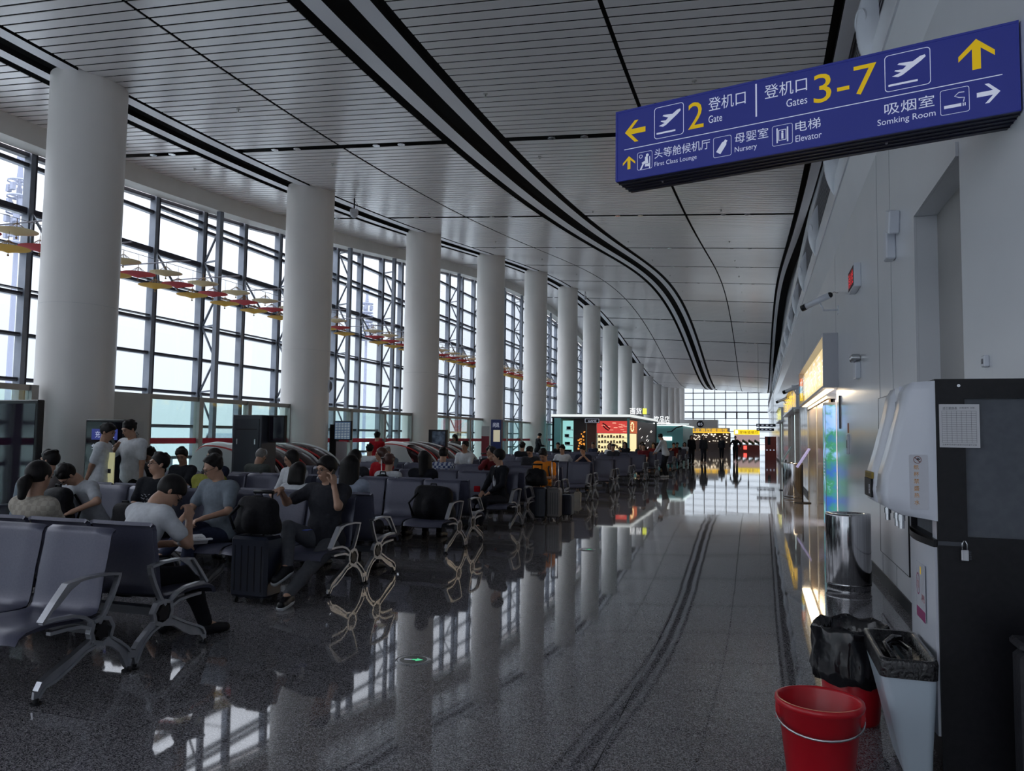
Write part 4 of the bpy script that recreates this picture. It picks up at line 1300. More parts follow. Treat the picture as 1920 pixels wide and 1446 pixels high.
# leaning sign boards on stands by the second bin
def board(x, y, col, label):
    r = empty('notice_stand', (x, y, 0), 0, label, 'notice stand', 'leaning notice stands')
    b = MB().mat(M_blackm); b.cyl((0, 0), .2, 0, .02, 20); b.tube([(0, 0, .02), (0, 0, .95)], .018, 8); b.obj('stand', r)
    b = MB().mat(col); b.box(-.015, .015, -.32, .32, -.28, .28, R=Matrix.Rotation(math.radians(32), 3, 'Y'))
    o = b.obj('board', r, (0.02, 0, 1.12))
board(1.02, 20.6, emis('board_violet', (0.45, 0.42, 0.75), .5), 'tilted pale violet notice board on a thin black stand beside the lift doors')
board(0.78, 25.4, mat('board_teal', (0.32, 0.48, 0.50), .4), 'tilted grey-teal notice board on a stand behind the second steel bin')
def red_cabinet():
    r = empty('fire_cabinet', (0.80, 62.0, 0), 0, 'tall red display cabinet standing by the right wall far down the hall', 'cabinet')
    b = MB().mat(mat('cabinet_red', (0.30, 0.05, 0.035), .4)); b.box(-.40, .42, -.3, .3, .0, 1.78); b.obj('body', r)
    b = MB().mat(M_blackm); b.box(-.20, .0, -.32, -.3, 1.15, 1.75); b.obj('emblem', r)
    b = MB().mat(M_signw)
    for k in range(3): b.box(-.3 + .25 * k, -.2 + .25 * k, -.31, -.3, .7, .8)
    b.obj('white_marks', r)
red_cabinet()
for k, z in enumerate((2.45, 2.22)):
    r = empty('hanging_gate_sign', (0.35, 57 + k * 6, z), 0, 'dark blue hanging direction board near the far end, %s of two' % ('upper and nearer' if k == 0 else 'lower and farther'), 'sign', 'far hanging signs')
    b = MB().mat(M_signd); b.box(-.55, .75, 0, .15, 0, .2); b.obj('case', r)
    b = MB().mat(M_signw)
    for q in range(4): b.box(-.5 + .3 * q, -.35 + .3 * q, -.01, 0, .07, .13)
    b.obj('lettering', r)
    b = MB().mat(M_alu); b.tube([(-.4, .1, .2), (-.4, .1, 6.0)], .012, 6); b.tube([(.6, .1, .2), (.6, .1, 6.0)], .012, 6); b.obj('hanger', r)
# ================================================================== glass barrier along the columns
M_bframe = noisy('barrier_frame', (0.34, 0.33, 0.31), (0.38, 0.37, 0.35), 4.0, 0.4, 0.4)
M_stripe = mat('red_stripe', (0.55, 0.01, 0.045), 0.5)
def barrier(ya, yb, posts, label, stripe=True, x=-10.8):
    r = empty('glass_barrier', (x, ya, 0), 0, label, 'glass barrier', 'glass barriers between the columns')
    b = MB().mat(M_bframe); b.box(-.04, .04, 0, yb - ya, 2.18, 2.27); b.box(-.04, .04, 0, yb - ya, 0, .1); b.obj('rail', r)
    P = [ya] + posts + [yb]
    for p in P:
        c = MB().mat(M_bframe); c.box(-.07, .07, p - ya - .06, p - ya + .06, 0, 2.27); c.obj('post', r)
    for p, q in zip(P, P[1:]):
        c = MB().mat(M_bglass); c.box(-.006, .006, p - ya + .06, q - ya - .06, .1, 2.18); g = c.obj('glass', r)
        if stripe:
            c = MB().mat(M_stripe); c.box(.0065, .0085, p - ya + .06, q - ya - .06, 1.34, 1.45); c.obj('red_stripe', g)
    return r
barrier(5.0, 9.1, [6.9], 'glass barrier at the left picture edge before the first column')
barrier(11.45, 16.0, [12.86, 14.42], 'glass barrier with red stripe between first and second columns')
barrier(17.25, 22.8, [18.9, 20.9], 'glass barrier with red stripe between second and third columns')
for k in range(2, 8):
    y = COLY[1] + BAY * k
    barrier(y + .65, y + BAY - .65, [y + 2.4, y + 4.6], 'glass barrier with red stripe between %s and %s columns' % (ordinal(k + 1), ordinal(k + 2)))
# white cupboard wall beside column one
r = empty('hydrant_cupboard', (-10.8, 10.9, 0), 0, 'pale grey fire hydrant cupboard standing right of the first column', 'cupboard')
b = MB().mat(M_plaster); b.box(-.2, .12, -.54, .52, 0, 2.26); b.obj('body', r)
b = MB().mat(mat('cupboard_door', (.58, .57, .55), .5)); b.box(.12, .13, -.42, .38, .4, 1.75); b.obj('door', r)
b = MB().mat(M_dgrey); put_text(b, '消防栓', -.22, .28, 1.42, 1.56, lambda u, v: (.132, u, v)); put_text(b, '119', -.22, .10, 1.20, 1.34, lambda u, v: (.132, u, v)); b.obj('characters', r)

# ================================================================== free-standing screens and kiosks
def tv():
    r = empty('screen_totem', (-9.65, 7.75, 0), math.radians(-4), 'large black switched-off screen totem at the left picture edge', 'screen')
    b = MB().mat(M_black); b.box(-.62, .62, 0, .10, .35, 1.97, bev=.01); b.obj('case', r)
    b = MB().mat(mat('dark_screen', (0.012, 0.008, 0.018), 0.06)); b.box(-.58, .58, -.004, 0, .42, 1.92); b.obj('screen', r)
    b = MB().mat(M_black); b.box(-.5, .5, -.2, .3, 0, .04); b.box(-.12, .12, .02, .08, .04, .4); b.obj('stand', r)
tv()
def charger():
    r = empty('charging_kiosk', (-9.18, 8.95, 0), 0, 'black charging kiosk with blue lit panel beside the first column', 'kiosk')
    b = MB().mat(M_black); b.box(-.36, .36, 0, .22, 0, 1.74, bev=.012); b.obj('case', r)
    b = MB().mat(mat('kiosk_screen', (0.008, 0.008, 0.012), 0.1)); b.box(-.33, .33, -.004, 0, .3, 1.70); b.obj('glass_front', r)
    b = MB().mat(emis('kiosk_blue', (0.03, 0.04, 0.22), .6)); b.box(-.23, .25, -.007, -.004, 1.44, 1.60); b.obj('blue_panel', r)
    b = MB().mat(M_signw); f = lambda u, v: (u, -.009, v)
    put_text(b, '充', -.16, -.07, 1.47, 1.57, f); put_text(b, '电', -.04, .05, 1.47, 1.57, f); put_text(b, '处', .11, .20, 1.47, 1.57, f); put_text(b, '免费 传媒', -.22, .25, 1.30, 1.38, f); b.obj('characters', r)
charger()
r = empty('info_board', (-8.72, 8.3, 0), 0, 'small cream and yellow notice board on the seat row beside the man in white polo', 'notice board')
b = MB().mat(mat('cream_lit', (0.75, 0.72, 0.40), .4, emit=(0.75, 0.72, .4), es=.15)); b.box(.22, .40, -.01, .01, .62, 1.28); b.obj('board', r)
b = MB().mat(M_blackm); b.box(.26, .36, -.012, -.01, 1.0, 1.06); b.obj('writing', r)
b = MB().mat(M_alu); b.box(.30, .32, -.01, .01, 0, .62); b.box(.2, .42, -.12, .12, 0, .02); b.obj('stand', r)
def cab():
    r = empty('black_display_cabinet', (-8.76, 11.7, 0), 0, 'tall black metal cabinet with two silver handles and a screen on its side', 'cabinet')
    b = MB().mat(M_dgrey); b.box(-.31, .31, 0, .45, 0, 1.89, bev=.01); b.obj('body', r)
    b = MB().mat(mat('cabinet_door', (0.032, 0.036, 0.05), .35)); b.box(-.26, .26, -.012, 0, .1, 1.82, bev=.004); b.obj('door', r)
    for s in (-1, 1):
        b = MB().mat(M_chrome); b.box(s * .19 - .015, s * .19 + .015, -.03, -.012, 1.36, 1.46, bev=.004); b.obj('handle', r)
    b = MB().mat(M_blackm); b.box(-.22, .22, -.016, -.012, 1.62, 1.64); b.obj('vent_slit', r)
    b = MB().mat(M_black); b.box(.32, .66, .18, .26, 1.40, 1.89, bev=.008); b.obj('side_screen', r)
    b = MB().mat(mat('dark_screen', (0.012, 0.008, 0.018), 0.06)); b.box(.35, .64, .175, .18, 1.43, 1.86); b.obj('screen_glass', r)
cab()
def flights():
    r = empty('flight_display', (-9.85, 16.9, 0), 0, 'flight information display on a black post in front of the barrier', 'display')
    b = MB().mat(M_black); b.box(-.36, -.18, .0, .14, 0, 1.80); b.obj('post', r)
    b = MB().mat(M_black); b.box(-.20, .27, -.06, 0, 1.42, 1.89); b.obj('case', r)
    b = MB().mat(emis('display_blue', (0.05, 0.09, 0.16), .6)); b.box(-.18, .25, -.063, -.06, 1.44, 1.87); b.obj('screen', r)
    b = MB().mat(emis('display_text', (0.45, 0.5, 0.5), .5))
    for k in range(10):
        for q in range(5): b.box(-.165 + q * .084, -.105 + q * .084, -.065, -.063, 1.46 + k * .040, 1.475 + k * .040)
    b.obj('rows_of_text', r)
    b = MB().mat(mat('poster_pale', (0.40, 0.36, 0.38), .5)); b.box(-.16, .14, -.02, 0, .6, 1.38); b.obj('poster', r)
flights()
r = empty('advert_screen', (-9.25, 21.5, 0), 0, 'black advertising screen standing in front of the third column', 'screen')
b = MB().mat(M_black); b.box(-.32, .25, 0, .15, 0, 1.73); b.obj('case', r)
b = MB().mat(noisy('screen_picture', (0.02, 0.03, 0.06), (0.16, 0.20, 0.28), 6, .2)); b.box(-.2, .22, -.005, 0, .95, 1.68); b.obj('screen', r)
r = empty('red_standee', (-9.0, 25.0, 0), 0, 'narrow red and white roll-up banner behind the seats before the blue totem', 'banner')
b = MB().mat(mat('banner_red', (0.25, 0.03, 0.05), .6)); b.box(-.14, .14, 0, .02, .2, 1.55); b.obj('panel', r)
b = MB().mat(mat('banner_white', (0.5, 0.5, 0.5), .6)); b.box(-.14, .14, 0, .02, 1.55, 1.9); b.obj('header', r)
b = MB().mat(M_alu); b.box(-.16, .16, -.08, .1, 0, .2); b.obj('base', r)
r = empty('blue_totem', (-9.3, 27.0, 0), 0, 'dark blue information totem with pale lit poster by the fourth column', 'totem')
b = MB().mat(mat('totem_blue', (0.015, 0.025, 0.12), .4)); b.box(-.2, .2, 0, .2, 0, 2.17); b.obj('case', r)
b = MB().mat(emis('totem_poster', (0.55, 0.50, 0.36), .6)); b.box(-.1, .16, -.006, 0, 1.35, 1.78); b.obj('poster', r)
b = MB().mat(M_signw); put_text(b, '问讯', -.12, .12, 1.88, 2.05, lambda u, v: (u, -.006, v)); b.obj('characters', r)

# ================================================================== sleeping pods
M_podw = noisy('pod_white', (0.62, 0.63, 0.63), (0.66, 0.67, 0.67), 3, .25)
M_podd = noisy('pod_maroon_black', (0.020, 0.008, 0.010), (0.035, 0.010, 0.014), 4, .16)
M_podr = mat('pod_red_trim', (0.42, 0.02, 0.02), .3)
def pod(x, y, label, W=.60, Lg=1.75, H=1.36, first=False):
    r = empty('sleeping_pod', (x, y, 0), math.radians(0), label, 'sleeping pod', 'capsule sleeping pods')
    def prof(s, t):          # s along length 0..1, arch height
        return t
    # side profile (X local, z): rises steeply at the window end, sweeps down toward the aisle
    P = []
    for k in range(15):
        a = math.pi / 2 * k / 14
        P.append((-.42 * math.cos(a), .62 + (H - .62) * math.sin(a)))
    for k in range(1, 15):
        a = math.pi / 2 * k / 14
        P.append(((Lg - .42) * math.sin(a) ** 1.0, .42 + (H - .42) * math.cos(a) ** .85 if k < 14 else .42))
    def shell(b, y0, y1, off, i0=0, i1=None, base=.25):
        pts = P[i0:i1]
        rows = []
        n = 9
        for i in range(n):
            v = i / (n - 1); yy = y0 + (y1 - y0) * v
            rows.append([(px, yy, pz + off) for px, pz in pts])
        b.sheet(rows)
    b = MB().mat(M_podd)
    # hood (dark) – slightly domed side cheeks
    rows = []
    for i, (yy, k) in enumerate(((-W / 2, .86), (-W / 2 + .03, .93), (-W / 2 + .10, .985), (0, 1.0), (W / 2 - .10, .985), (W / 2 - .03, .93), (W / 2, .86))):
        rows.append([(px * (.93 + .07 * k), yy, .20 + (pz - .20) * k) for px, pz in P])
    b.sheet(rows)
    for rr_ in (rows[0], rows[-1]):
        n = len(rr_); low = [(p[0], p[1], .12) for p in rr_]
        b.add(rr_ + low, [(j, j + 1, n + j + 1, n + j) for j in range(n - 1)])
    b.obj('hood', r)
    # white shell at the head end
    b = MB().mat(M_podw)
    Q = [(px * 1.03, pz * 1.012) for px, pz in P[:19]]
    rows = []
    for yy, k in ((-W / 2 - .02, .80), (-W / 2 - .015, .92), (-W / 2 + .08, .99), (0, 1.01), (W / 2 - .08, .99), (W / 2 + .015, .92), (W / 2 + .02, .80)):
        rows.append([(px, yy, .20 + (pz - .20) * k) for px, pz in Q])
    if first:
        b.sheet(rows)
    # near cheek: white sweep cut by the diagonal edge of the dark hood
    edge = [(.66, 1.12), (.82, .88), (.94, .60), (1.0, .12)]
    chk = [(p[0], p[1]) for p in Q] + edge + [(-.43, .12)]
    b.prism(chk[::-1], 0, .012, lambda u, v, w: (u, -W / 2 - .012 - w, .12 + (v - .12) * .93))
    b.obj('head_shell', r)
    b = MB().mat(M_podr)
    b.tube([(px * 1.0, -W / 2 + .02, .20 + (pz - .20) * .955) for px, pz in P[8:]], .022, 8)
    b.obj('trim_line', r)
    b = MB().mat(M_podw)
    b.tube([(px * 1.01, W / 2 - .05, .21 + (pz - .20) * .97) for px, pz in P[4:]], .03, 8)
    b.obj('edge_line', r)
    b = MB().mat(M_podw); b.box(-.45, Lg - .45, -W / 2 + .02, W / 2 - .02, .0, .42, bev=.03); b.obj('base', r)
    b = MB().mat(M_podr); b.box(-.455, -.15, -W / 2 - .03, -W / 2 + .0, .3, .75); b.obj('red_corner', r)
    b = MB().mat(mat('pod_badge', (0.35, 0.06, 0.08), .4)); b.cyl((.75, .86), .07, -W / 2 - .014, -W / 2 - .002, 14, axis='y'); b.obj('badge', r)
    return r
names = ['nearest', 'second', 'third', 'fourth']
for k, y in enumerate((12.6, 13.4, 14.2, 15.0)):
    pod(-10.12 + .0 * k, y, '%s white and maroon capsule sleeping pod, group between first and second columns' % names[k], first=(k == 0))
for k in range(5):
    pod(-9.70, 19.3 + .80 * k, '%s maroon and white capsule sleeping pod of the group between second and third columns' % ['nearest', 'second', 'middle', 'fourth', 'farthest'][k], first=(k == 0))

# ================================================================== floor discs
def disc(x, y, label):
    r = empty('floor_guide_disc', (x, y, 0), math.radians(10), label, 'floor light', 'round evacuation discs set in the floor')
    b = MB().mat(M_chrome); b.lathe((0, 0, 0), [(.095, .004), (.122, .006), (.128, 0)], 40); b.obj('ring', r)
    b = MB().mat(mat('disc_dark', (0.02, 0.025, 0.025), .2)); b.cyl((0, 0), .096, 0, .0045, 36); b.obj('glass', r)
    b = MB().mat(emis('arrow_green', (0.08, 0.55, 0.25), 1.0)); f = lambda u, v: (u, v, .0052)
    poly(b, [(.07, 0), (.02, -.035), (.02, -.015), (-.01, -.012), (-.01, .012), (.02, .015), (.02, .035)], f)
    b.mat(M_signw); poly(b, [(-.012, -.010), (-.065, -.008), (-.065, .008), (-.012, .010)], f); b.obj('arrow', r)
disc(-2.32, 5.03, 'round floor disc with green arrow nearest the camera')
disc(-2.31, 10.7, 'second round floor disc, beyond the third bench pair')
# ceiling-mounted dome camera on a rod near column two and beyond
def dome(x, y, label):
    z = hC(x, y)
    r = empty('dome_camera', (x, y, z), 0, label, 'camera', 'ceiling dome cameras')
    b = MB().mat(M_black); b.tube([(0, 0, .0), (0, 0, -.30)], .018, 8); b.tube([(0, 0, -.05), (.10, 0, -.18), (.06, 0, -.32)], .006, 6); b.obj('rod', r)
    b = MB().mat(M_white); b.cyl((0, 0), .11, -.40, -.30, 18); b.ball((0, 0, -.42), .10, 14, 8); b.obj('housing', r)
dome(-9.95, 17.35, 'white dome camera hanging beside the second column')
dome(-9.9, 44.8, 'small dome camera hanging beside the sixth column')
r = empty('column_beacon', (-10.18, 16.75, 2.75), 0, 'white oval device fixed on the second column', 'wall device')
b = MB().mat(M_white); b.ball((0, 0, 0), (.07, .10, .16), 14, 10); b.obj('case', r)
b = MB().mat(M_louvre); b.ball((.04, 0, 0), (.04, .07, .12), 12, 8); b.obj('grille', r)

# ================================================================== teal shop kiosk and cafes down the hall
M_teal = noisy('teal_panel', (0.13, 0.36, 0.36), (0.16, 0.40, 0.40), 1, .4)
def kiosk():
    x0, x1, y0, y1 = -10.55, -6.52, 40.0, 51.0
    r = empty('gift_shop_kiosk', (-9.66, 36.5, 0), 0, 'teal gift shop kiosk with glowing red banner and shelves behind the seats', 'shop')
    r.scale = (.94, .94, .94)
    W = x1 - x0; D = y1 - y0; H = 2.83
    b = MB().mat(M_teal)
    b.box(0, .45, 0, .15, 0, H - .2); b.box(W - .12, W, 0, .12, 0, H - .2); b.box(W - .12, W, D - .12, D, 0, H - .2); b.box(0, .1, 0, D, 0, H - .2)
    b.obj('frame', r)
    b = MB().mat(emis('roof_rim_light', (0.95, 1.0, 0.98), .75)); b.box(-.05, W + .06, -.06, .0, H - .13, H); b.box(W, W + .06, 0, D, H - .13, H); b.obj('roof_rim', r)
    b = MB().mat(M_dgrey); b.box(-.05, W + .05, 0, D, H - .2, H - .02); b.obj('roof', r)
    b = MB().mat(emis('cyan_case', (0.35, 0.75, 0.72), .8)); b.box(.5, 1.05, .25, .35, .4, 2.5)
    b.mat(M_white)
    for z in (.8, 1.2, 1.6, 2.0): b.box(.7, 1.05, .1, .25, z, z + .04)
    b.mat(M_dgrey)
    rr2 = random.Random(1)
    for q in range(10): b.box(.55 + rr2.random() * .4, .63 + rr2.random() * .4, .15, .22, .85 + .4 * (q % 4), 1.0 + .4 * (q % 4))
    b.obj('cyan_display_case', r)
    b = MB().mat(mat('dark_bay', (.03, .02, .02), .4)); b.box(1.08, 1.72, .3, .4, 0, 2.6); b.mat(emis('amber', (0.9, 0.35, 0.05), 1.0))
    for q in range(26): 
        px = 1.3 + rr2.random() * .35; pz = .7 + rr2.random() * 1.4; b.box(px, px + .05, .22, .28, pz, pz + .06)
    b.obj('amber_display_case', r)
    b = MB().mat(mat('brown_bay', (.10, .035, .02), .5)); b.box(1.80, 2.28, .2, .3, 0, 2.4); b.obj('brown_panel', r)
    b = MB().mat(M_black); b.box(1.72, 2.5, -.02, .04, 2.38, 2.62)
    b.mat(M_signw); ring(b, [(1.74, 2.40), (2.48, 2.40), (2.48, 2.60), (1.74, 2.60)], [(1.76, 2.415), (2.46, 2.415), (2.46, 2.585), (1.76, 2.585)], lambda u, v: (u, -.022, v))
    put_text(b, 'GAME', 1.90, 2.34, 2.44, 2.54, lambda u, v: (u, -.023, v)); b.obj('shop_name_board', r)
    b = MB().mat(emis('banner_red_glow', (0.62, 0.06, 0.05), .9)); b.box(2.30, W - .12, .3, .34, 1.88, 2.5); b.obj('red_banner', r)
    b = MB().mat(emis('banner_marks', (0.9, 0.55, 0.4), .9))
    for q in range(14): 
        px = 2.5 + rr2.random() * 1.2; pz = 1.95 + rr2.random() * .45; b.box(px, px + .18, .28, .3, pz, pz + .025)
    b.mat(M_black); b.tube([(2.6, .28, 2.38), (2.75, .28, 2.3), (2.85, .28, 2.2), (2.98, .28, 2.1), (2.9, .28, 2.02), (2.75, .28, 2.12), (2.62, .28, 2.26)], .03, 6); b.obj('banner_motif', r)
    b = MB().mat(emis('shelf_glow', (0.95, 0.82, 0.45), 1.0)); b.box(2.30, W - .12, .5, .54, .5, 1.86); b.obj('shelf_back', r)
    for q in range(5):
        c = MB().mat(M_alu); z = .55 + q * .27
        c.box(2.30, W - .12, .32, .5, z, z + .02); sh = c.obj('shelf', r)
        for p in range(9):
            g = MB().mat(mat('goods_%d' % (p % 3), ((.28, .16, .05), (.12, .05, .03), (.6, .5, .3))[p % 3], .5))
            px = 2.36 + p * .155; g.box(px, px + .09, .36, .46, z + .02, z + .02 + .09 + .03 * ((p * 7 + q) % 3)); g.obj('goods', sh)
    # side wall toward the aisle
    b = MB().mat(emis('side_orange', (0.55, 0.12, 0.04), .8)); b.box(W - .10, W - .06, .2, 3.0, 1.88, 2.55); b.obj('side_banner', r)
    b = MB().mat(emis('shelf_glow', (0.95, 0.82, 0.45), 1.0)); b.box(W - .14, W - .10, .2, 3.0, .5, 1.86); b.obj('side_shelf_back', r)
    b = MB().mat(emis('round_lamp', (1, .8, .4), 1.6))
    for q in range(12):
        t = 2 * math.pi * q / 12; b.ball((W - .05, 1.2 + .45 * math.cos(t), 2.22 + .22 * math.sin(t)), .04, 6, 4)
    b.obj('round_marquee', r)
    b = MB().mat(mat('plum_panel', (.16, .07, .07), .4)); b.box(W - .10, W - .06, 3.0, D, 0, 2.55); b.obj('plum_panel', r)
    b = MB().mat(emis('white_marks', (1, .95, .9), 1.2))
    for q in range(10):
        py = 3.4 + rr2.random() * 6; pz = .7 + rr2.random() * 1.6; b.bar((W - .05, py, pz), (W - .05, py + .5, pz + .1), .02)
    b.obj('white_figures', r)
    b = MB().mat(M_dgrey); b.box(-.02, W, -.02, .3, 0, .5); b.obj('counter', r)
    b = MB().mat(M_signw); b.mat(emis('roof_letters', (1, 1, 1), 1.5)); put_text(b, '百货', W + .0, W + .6, H + .02, H + .34, lambda u, v: (u, .1, v)); b.mat(emis('roof_letter_yellow', (.7, .75, .1), 1.3)); b.box(W + .65, W + .85, .1, .14, H + .02, H + .32); b.mat(M_dgrey); b.box(W - .1, W + 1.0, .1, .2, H, H + .03); b.obj('roof_letters', r)
kiosk()
def kiosk2():
    r = empty('teal_cafe_kiosk', (-8.3, 50.5, 0), 0, 'second teal cafe kiosk with white glowing roof letters', 'shop')
    b = MB().mat(M_teal); b.box(0, 3.6, .3, 8, 0, 2.4); b.obj('body', r)
    b = MB().mat(emis('white_trim', (.85, 1, 1), 1.4)); b.box(0, 3.7, .2, .3, 2.36, 2.42); b.box(3.6, 3.7, .3, 8, 2.36, 2.42); b.box(.9, 1.0, .2, .3, 0, 2.5); b.box(2.2, 2.9, .24, .3, 1.4, 1.65); b.obj('light_trim', r)
    b = MB().mat(emis('white_letters_big', (.95, 1, 1), 1.5)); put_text(b, '饮品店', 1.75, 2.75, 2.55, 3.0, lambda u, v: (u, .2, v)); b.box(1.7, 2.8, .2, .3, 2.48, 2.54); b.obj('roof_letters', r)
    b = MB().mat(M_black); b.tube([(2.6, .1, 1.95), (2.9, .1, 2.0), (3.2, .1, 2.25), (3.6, .1, 2.35)], .04, 6); b.obj('curved_arm', r)
    r = empty('dark_kiosk', (-6.3, 60.0, 0), 0, 'dark kiosk with white roof line farther down the hall', 'shop')
    b = MB().mat(mat('kiosk_green_black', (.02, .05, .045), .4)); b.box(-.3, .35, 0, 4, 0, 2.2); b.box(.75, 1.15, 0, 4, 0, 2.2); b.obj('body', r)
    b = MB().mat(emis('white_trim', (.85, 1, 1), 1.4)); b.box(-.5, 1.2, -.1, 0, 2.18, 2.26); b.box(-.5, 1.2, -.1, 0, 2.62, 2.67); b.obj('light_trim', r)
    b = MB().mat(mat('white_board', (.5, .5, .5), .5)); b.box(-.5, 1.2, 0, .2, 2.2, 2.65); b.mat(M_signy); b.box(.75, .98, -.02, 0, 2.3, 2.5); b.mat(M_black); put_text(b, 'C', .3, .5, 2.32, 2.55, lambda u, v: (u, -.02, v)); b.obj('fascia', r)
kiosk2()
def far_cafe():
    # white block with the gate number, two restaurants with yellow signs
    r = empty('gate_number_block', (-13.8, 108.0, 0), 0, 'white block carrying the round black gate number 05', 'gate sign')
    b = MB().mat(mat('block_white', (.55, .55, .54), .6)); b.box(0, 8.4, 0, 3, 2.95, 4.12); b.obj('block', r)
    b = MB().mat(M_black)
    b.prism([(6.13 + .47 * math.cos(2 * math.pi * i / 28), 3.5 + .47 * math.sin(2 * math.pi * i / 28)) for i in range(28)], 0, .06, lambda u, v, w: (u, -w, v)); b.obj('round_disc', r)
    b = MB().mat(M_signw); put_text(b, '05', 5.83, 6.43, 3.32, 3.68, lambda u, v: (u, -.07, v)); b.obj('numerals', r)
    M_cafe = emis('cafe_sign_yellow', (0.95, 0.55, 0.03), 1.2)
    r = empty('noodle_restaurant', (-12.1, 100.0, 0), 0, 'long counter restaurant with orange lit sign at the far end', 'restaurant')
    b = MB().mat(mat('cafe_dark', (.10, .07, .06), .5)); b.box(0, 8.6, 2.5, 2.7, 0, 2.3); b.box(0, 8.6, 0, .8, 0, .95); b.obj('body', r)
    b = MB().mat(M_cafe); b.box(0, 8.6, -.1, 0, 2.28, 2.36); put_text(b, '老北京炸酱面馆', 3.7, 8.3, 2.34, 2.84, lambda u, v: (u, -.12, v)); put_text(b, '特色小吃', .6, 2.6, 2.4, 2.8, lambda u, v: (u, -.12, v)); b.obj('sign', r)
    b = MB().mat(M_plaster); b.box(0, 8.6, 0, .1, 2.25, 2.9); b.obj('sign_board', r)
    b = MB().mat(emis('warm_menu', (1, .88, .70), 1.1))
    rr2 = random.Random(5)
    for q in range(90): 
        px = .4 + rr2.random() * 7.8; pz = 1.05 + rr2.random() * 1.1; b.box(px, px + .16, 2.4, 2.48, pz, pz + .10)
    b.obj('lit_menus', r)
    r = empty('yellow_restaurant', (-3.05, 101.0, 0), 0, 'restaurant with bright yellow sign at the far end, right of the walkers', 'restaurant')
    b = MB().mat(mat('cafe_red', (.25, .05, .04), .5)); b.box(0, 3.1, 0, .6, 0, .8); b.obj('counter', r)
    b = MB().mat(emis('bright_yellow', (0.95, 0.68, 0.02), 1.1)); b.box(0, 3.1, -.1, 0, 2.1, 2.72); b.obj('sign_board', r)
    b = MB().mat(mat('dark_red_letters', (.3, .05, .0), .5)); put_text(b, '家味道餐厅', .7, 2.95, 2.2, 2.6, lambda u, v: (u, -.12, v)); b.obj('sign_lettering', r)
    b = MB().mat(emis('white_square', (1, .95, .9), 1.4)); b.box(.12, .5, -.13, -.1, 2.2, 2.62); b.obj('white_square', r)
    b = MB().mat(emis('back_wall_glow', (.62, .45, .48), .5)); b.box(0, 3.1, 2.2, 2.4, 1.1, 2.1); b.obj('back_wall', r)  # interior lighting put into the back wall as a faint pinkish glow
    b = MB().mat(mat('plants_dark', (.05, .07, .05), .6))
    for q in range(16): b.ball((.15 + q * .185, 1.8, .95 + .12 * ((q * 7) % 4)), (.14, .1, .2), 8, 5)
    b.obj('plant_row', r)
    b = MB().mat(emis('neon_red', (1, .08, .06), 2.0)); b.box(1.15, 1.55, -.03, 0, .25, .7); b.obj('red_lamp', r)
far_cafe()
# ================================================================== people (implicit surfaces meshed with surface nets)
def nets(G, org, h):
    S_ = G < 0
    nx, ny, nz = G.shape
    c = np.zeros((nx - 1, ny - 1, nz - 1), np.uint8)
    for i in (0, 1):
        for j in (0, 1):
            for k in (0, 1):
                c += S_[i:nx - 1 + i, j:ny - 1 + j, k:nz - 1 + k]
    act = (c > 0) & (c < 8)
    idx = -np.ones(act.shape, np.int64)
    ii = np.argwhere(act)
    if len(ii) == 0: return np.zeros((0, 3)), np.zeros((0, 4), int)
    idx[act] = np.arange(len(ii))
    acc = np.zeros((len(ii), 3)); n = np.zeros(len(ii))
    corners = [(i, j, k) for i in (0, 1) for j in (0, 1) for k in (0, 1)]
    for a in corners:
        for d in range(3):
            if a[d]: continue
            b = list(a); b[d] = 1
            va = G[ii[:, 0] + a[0], ii[:, 1] + a[1], ii[:, 2] + a[2]]; vb = G[ii[:, 0] + b[0], ii[:, 1] + b[1], ii[:, 2] + b[2]]
            m = (va < 0) != (vb < 0)
            t = np.where(m, va / np.where(np.abs(va - vb) < 1e-9, 1, va - vb), 0)
            p = np.tile(np.array(a, float), (len(ii), 1)); p[:, d] += t
            acc[m] += p[m]; n[m] += 1
    V = org + h * (ii + acc / n[:, None])
    F = []
    for d in range(3):
        u, w = (d + 1) % 3, (d + 2) % 3
        sl0 = [slice(None)] * 3; sl1 = [slice(None)] * 3
        sl0[d] = slice(0, -1); sl1[d] = slice(1, None)
        A = S_[tuple(sl0)]; B = S_[tuple(sl1)]
        for sgn, mm in ((1, A & ~B), (-1, ~A & B)):
            e = np.argwhere(mm)
            ok = (e[:, u] > 0) & (e[:, w] > 0) & (e[:, u] < G.shape[u] - 1) & (e[:, w] < G.shape[w] - 1)
            e = e[ok]
            if not len(e): continue
            q = []
            for (du, dw) in ((-1, -1), (0, -1), (0, 0), (-1, 0)):
                f = e.copy(); f[:, u] += du; f[:, w] += dw
                q.append(idx[f[:, 0], f[:, 1], f[:, 2]])
            q = np.stack(q, 1)
            if sgn < 0: q = q[:, ::-1]
            F.append(q)
    return V, np.concatenate(F)

def V3(*a): return np.array(a, float)
def nrm(v): return v / max(np.linalg.norm(v), 1e-9)

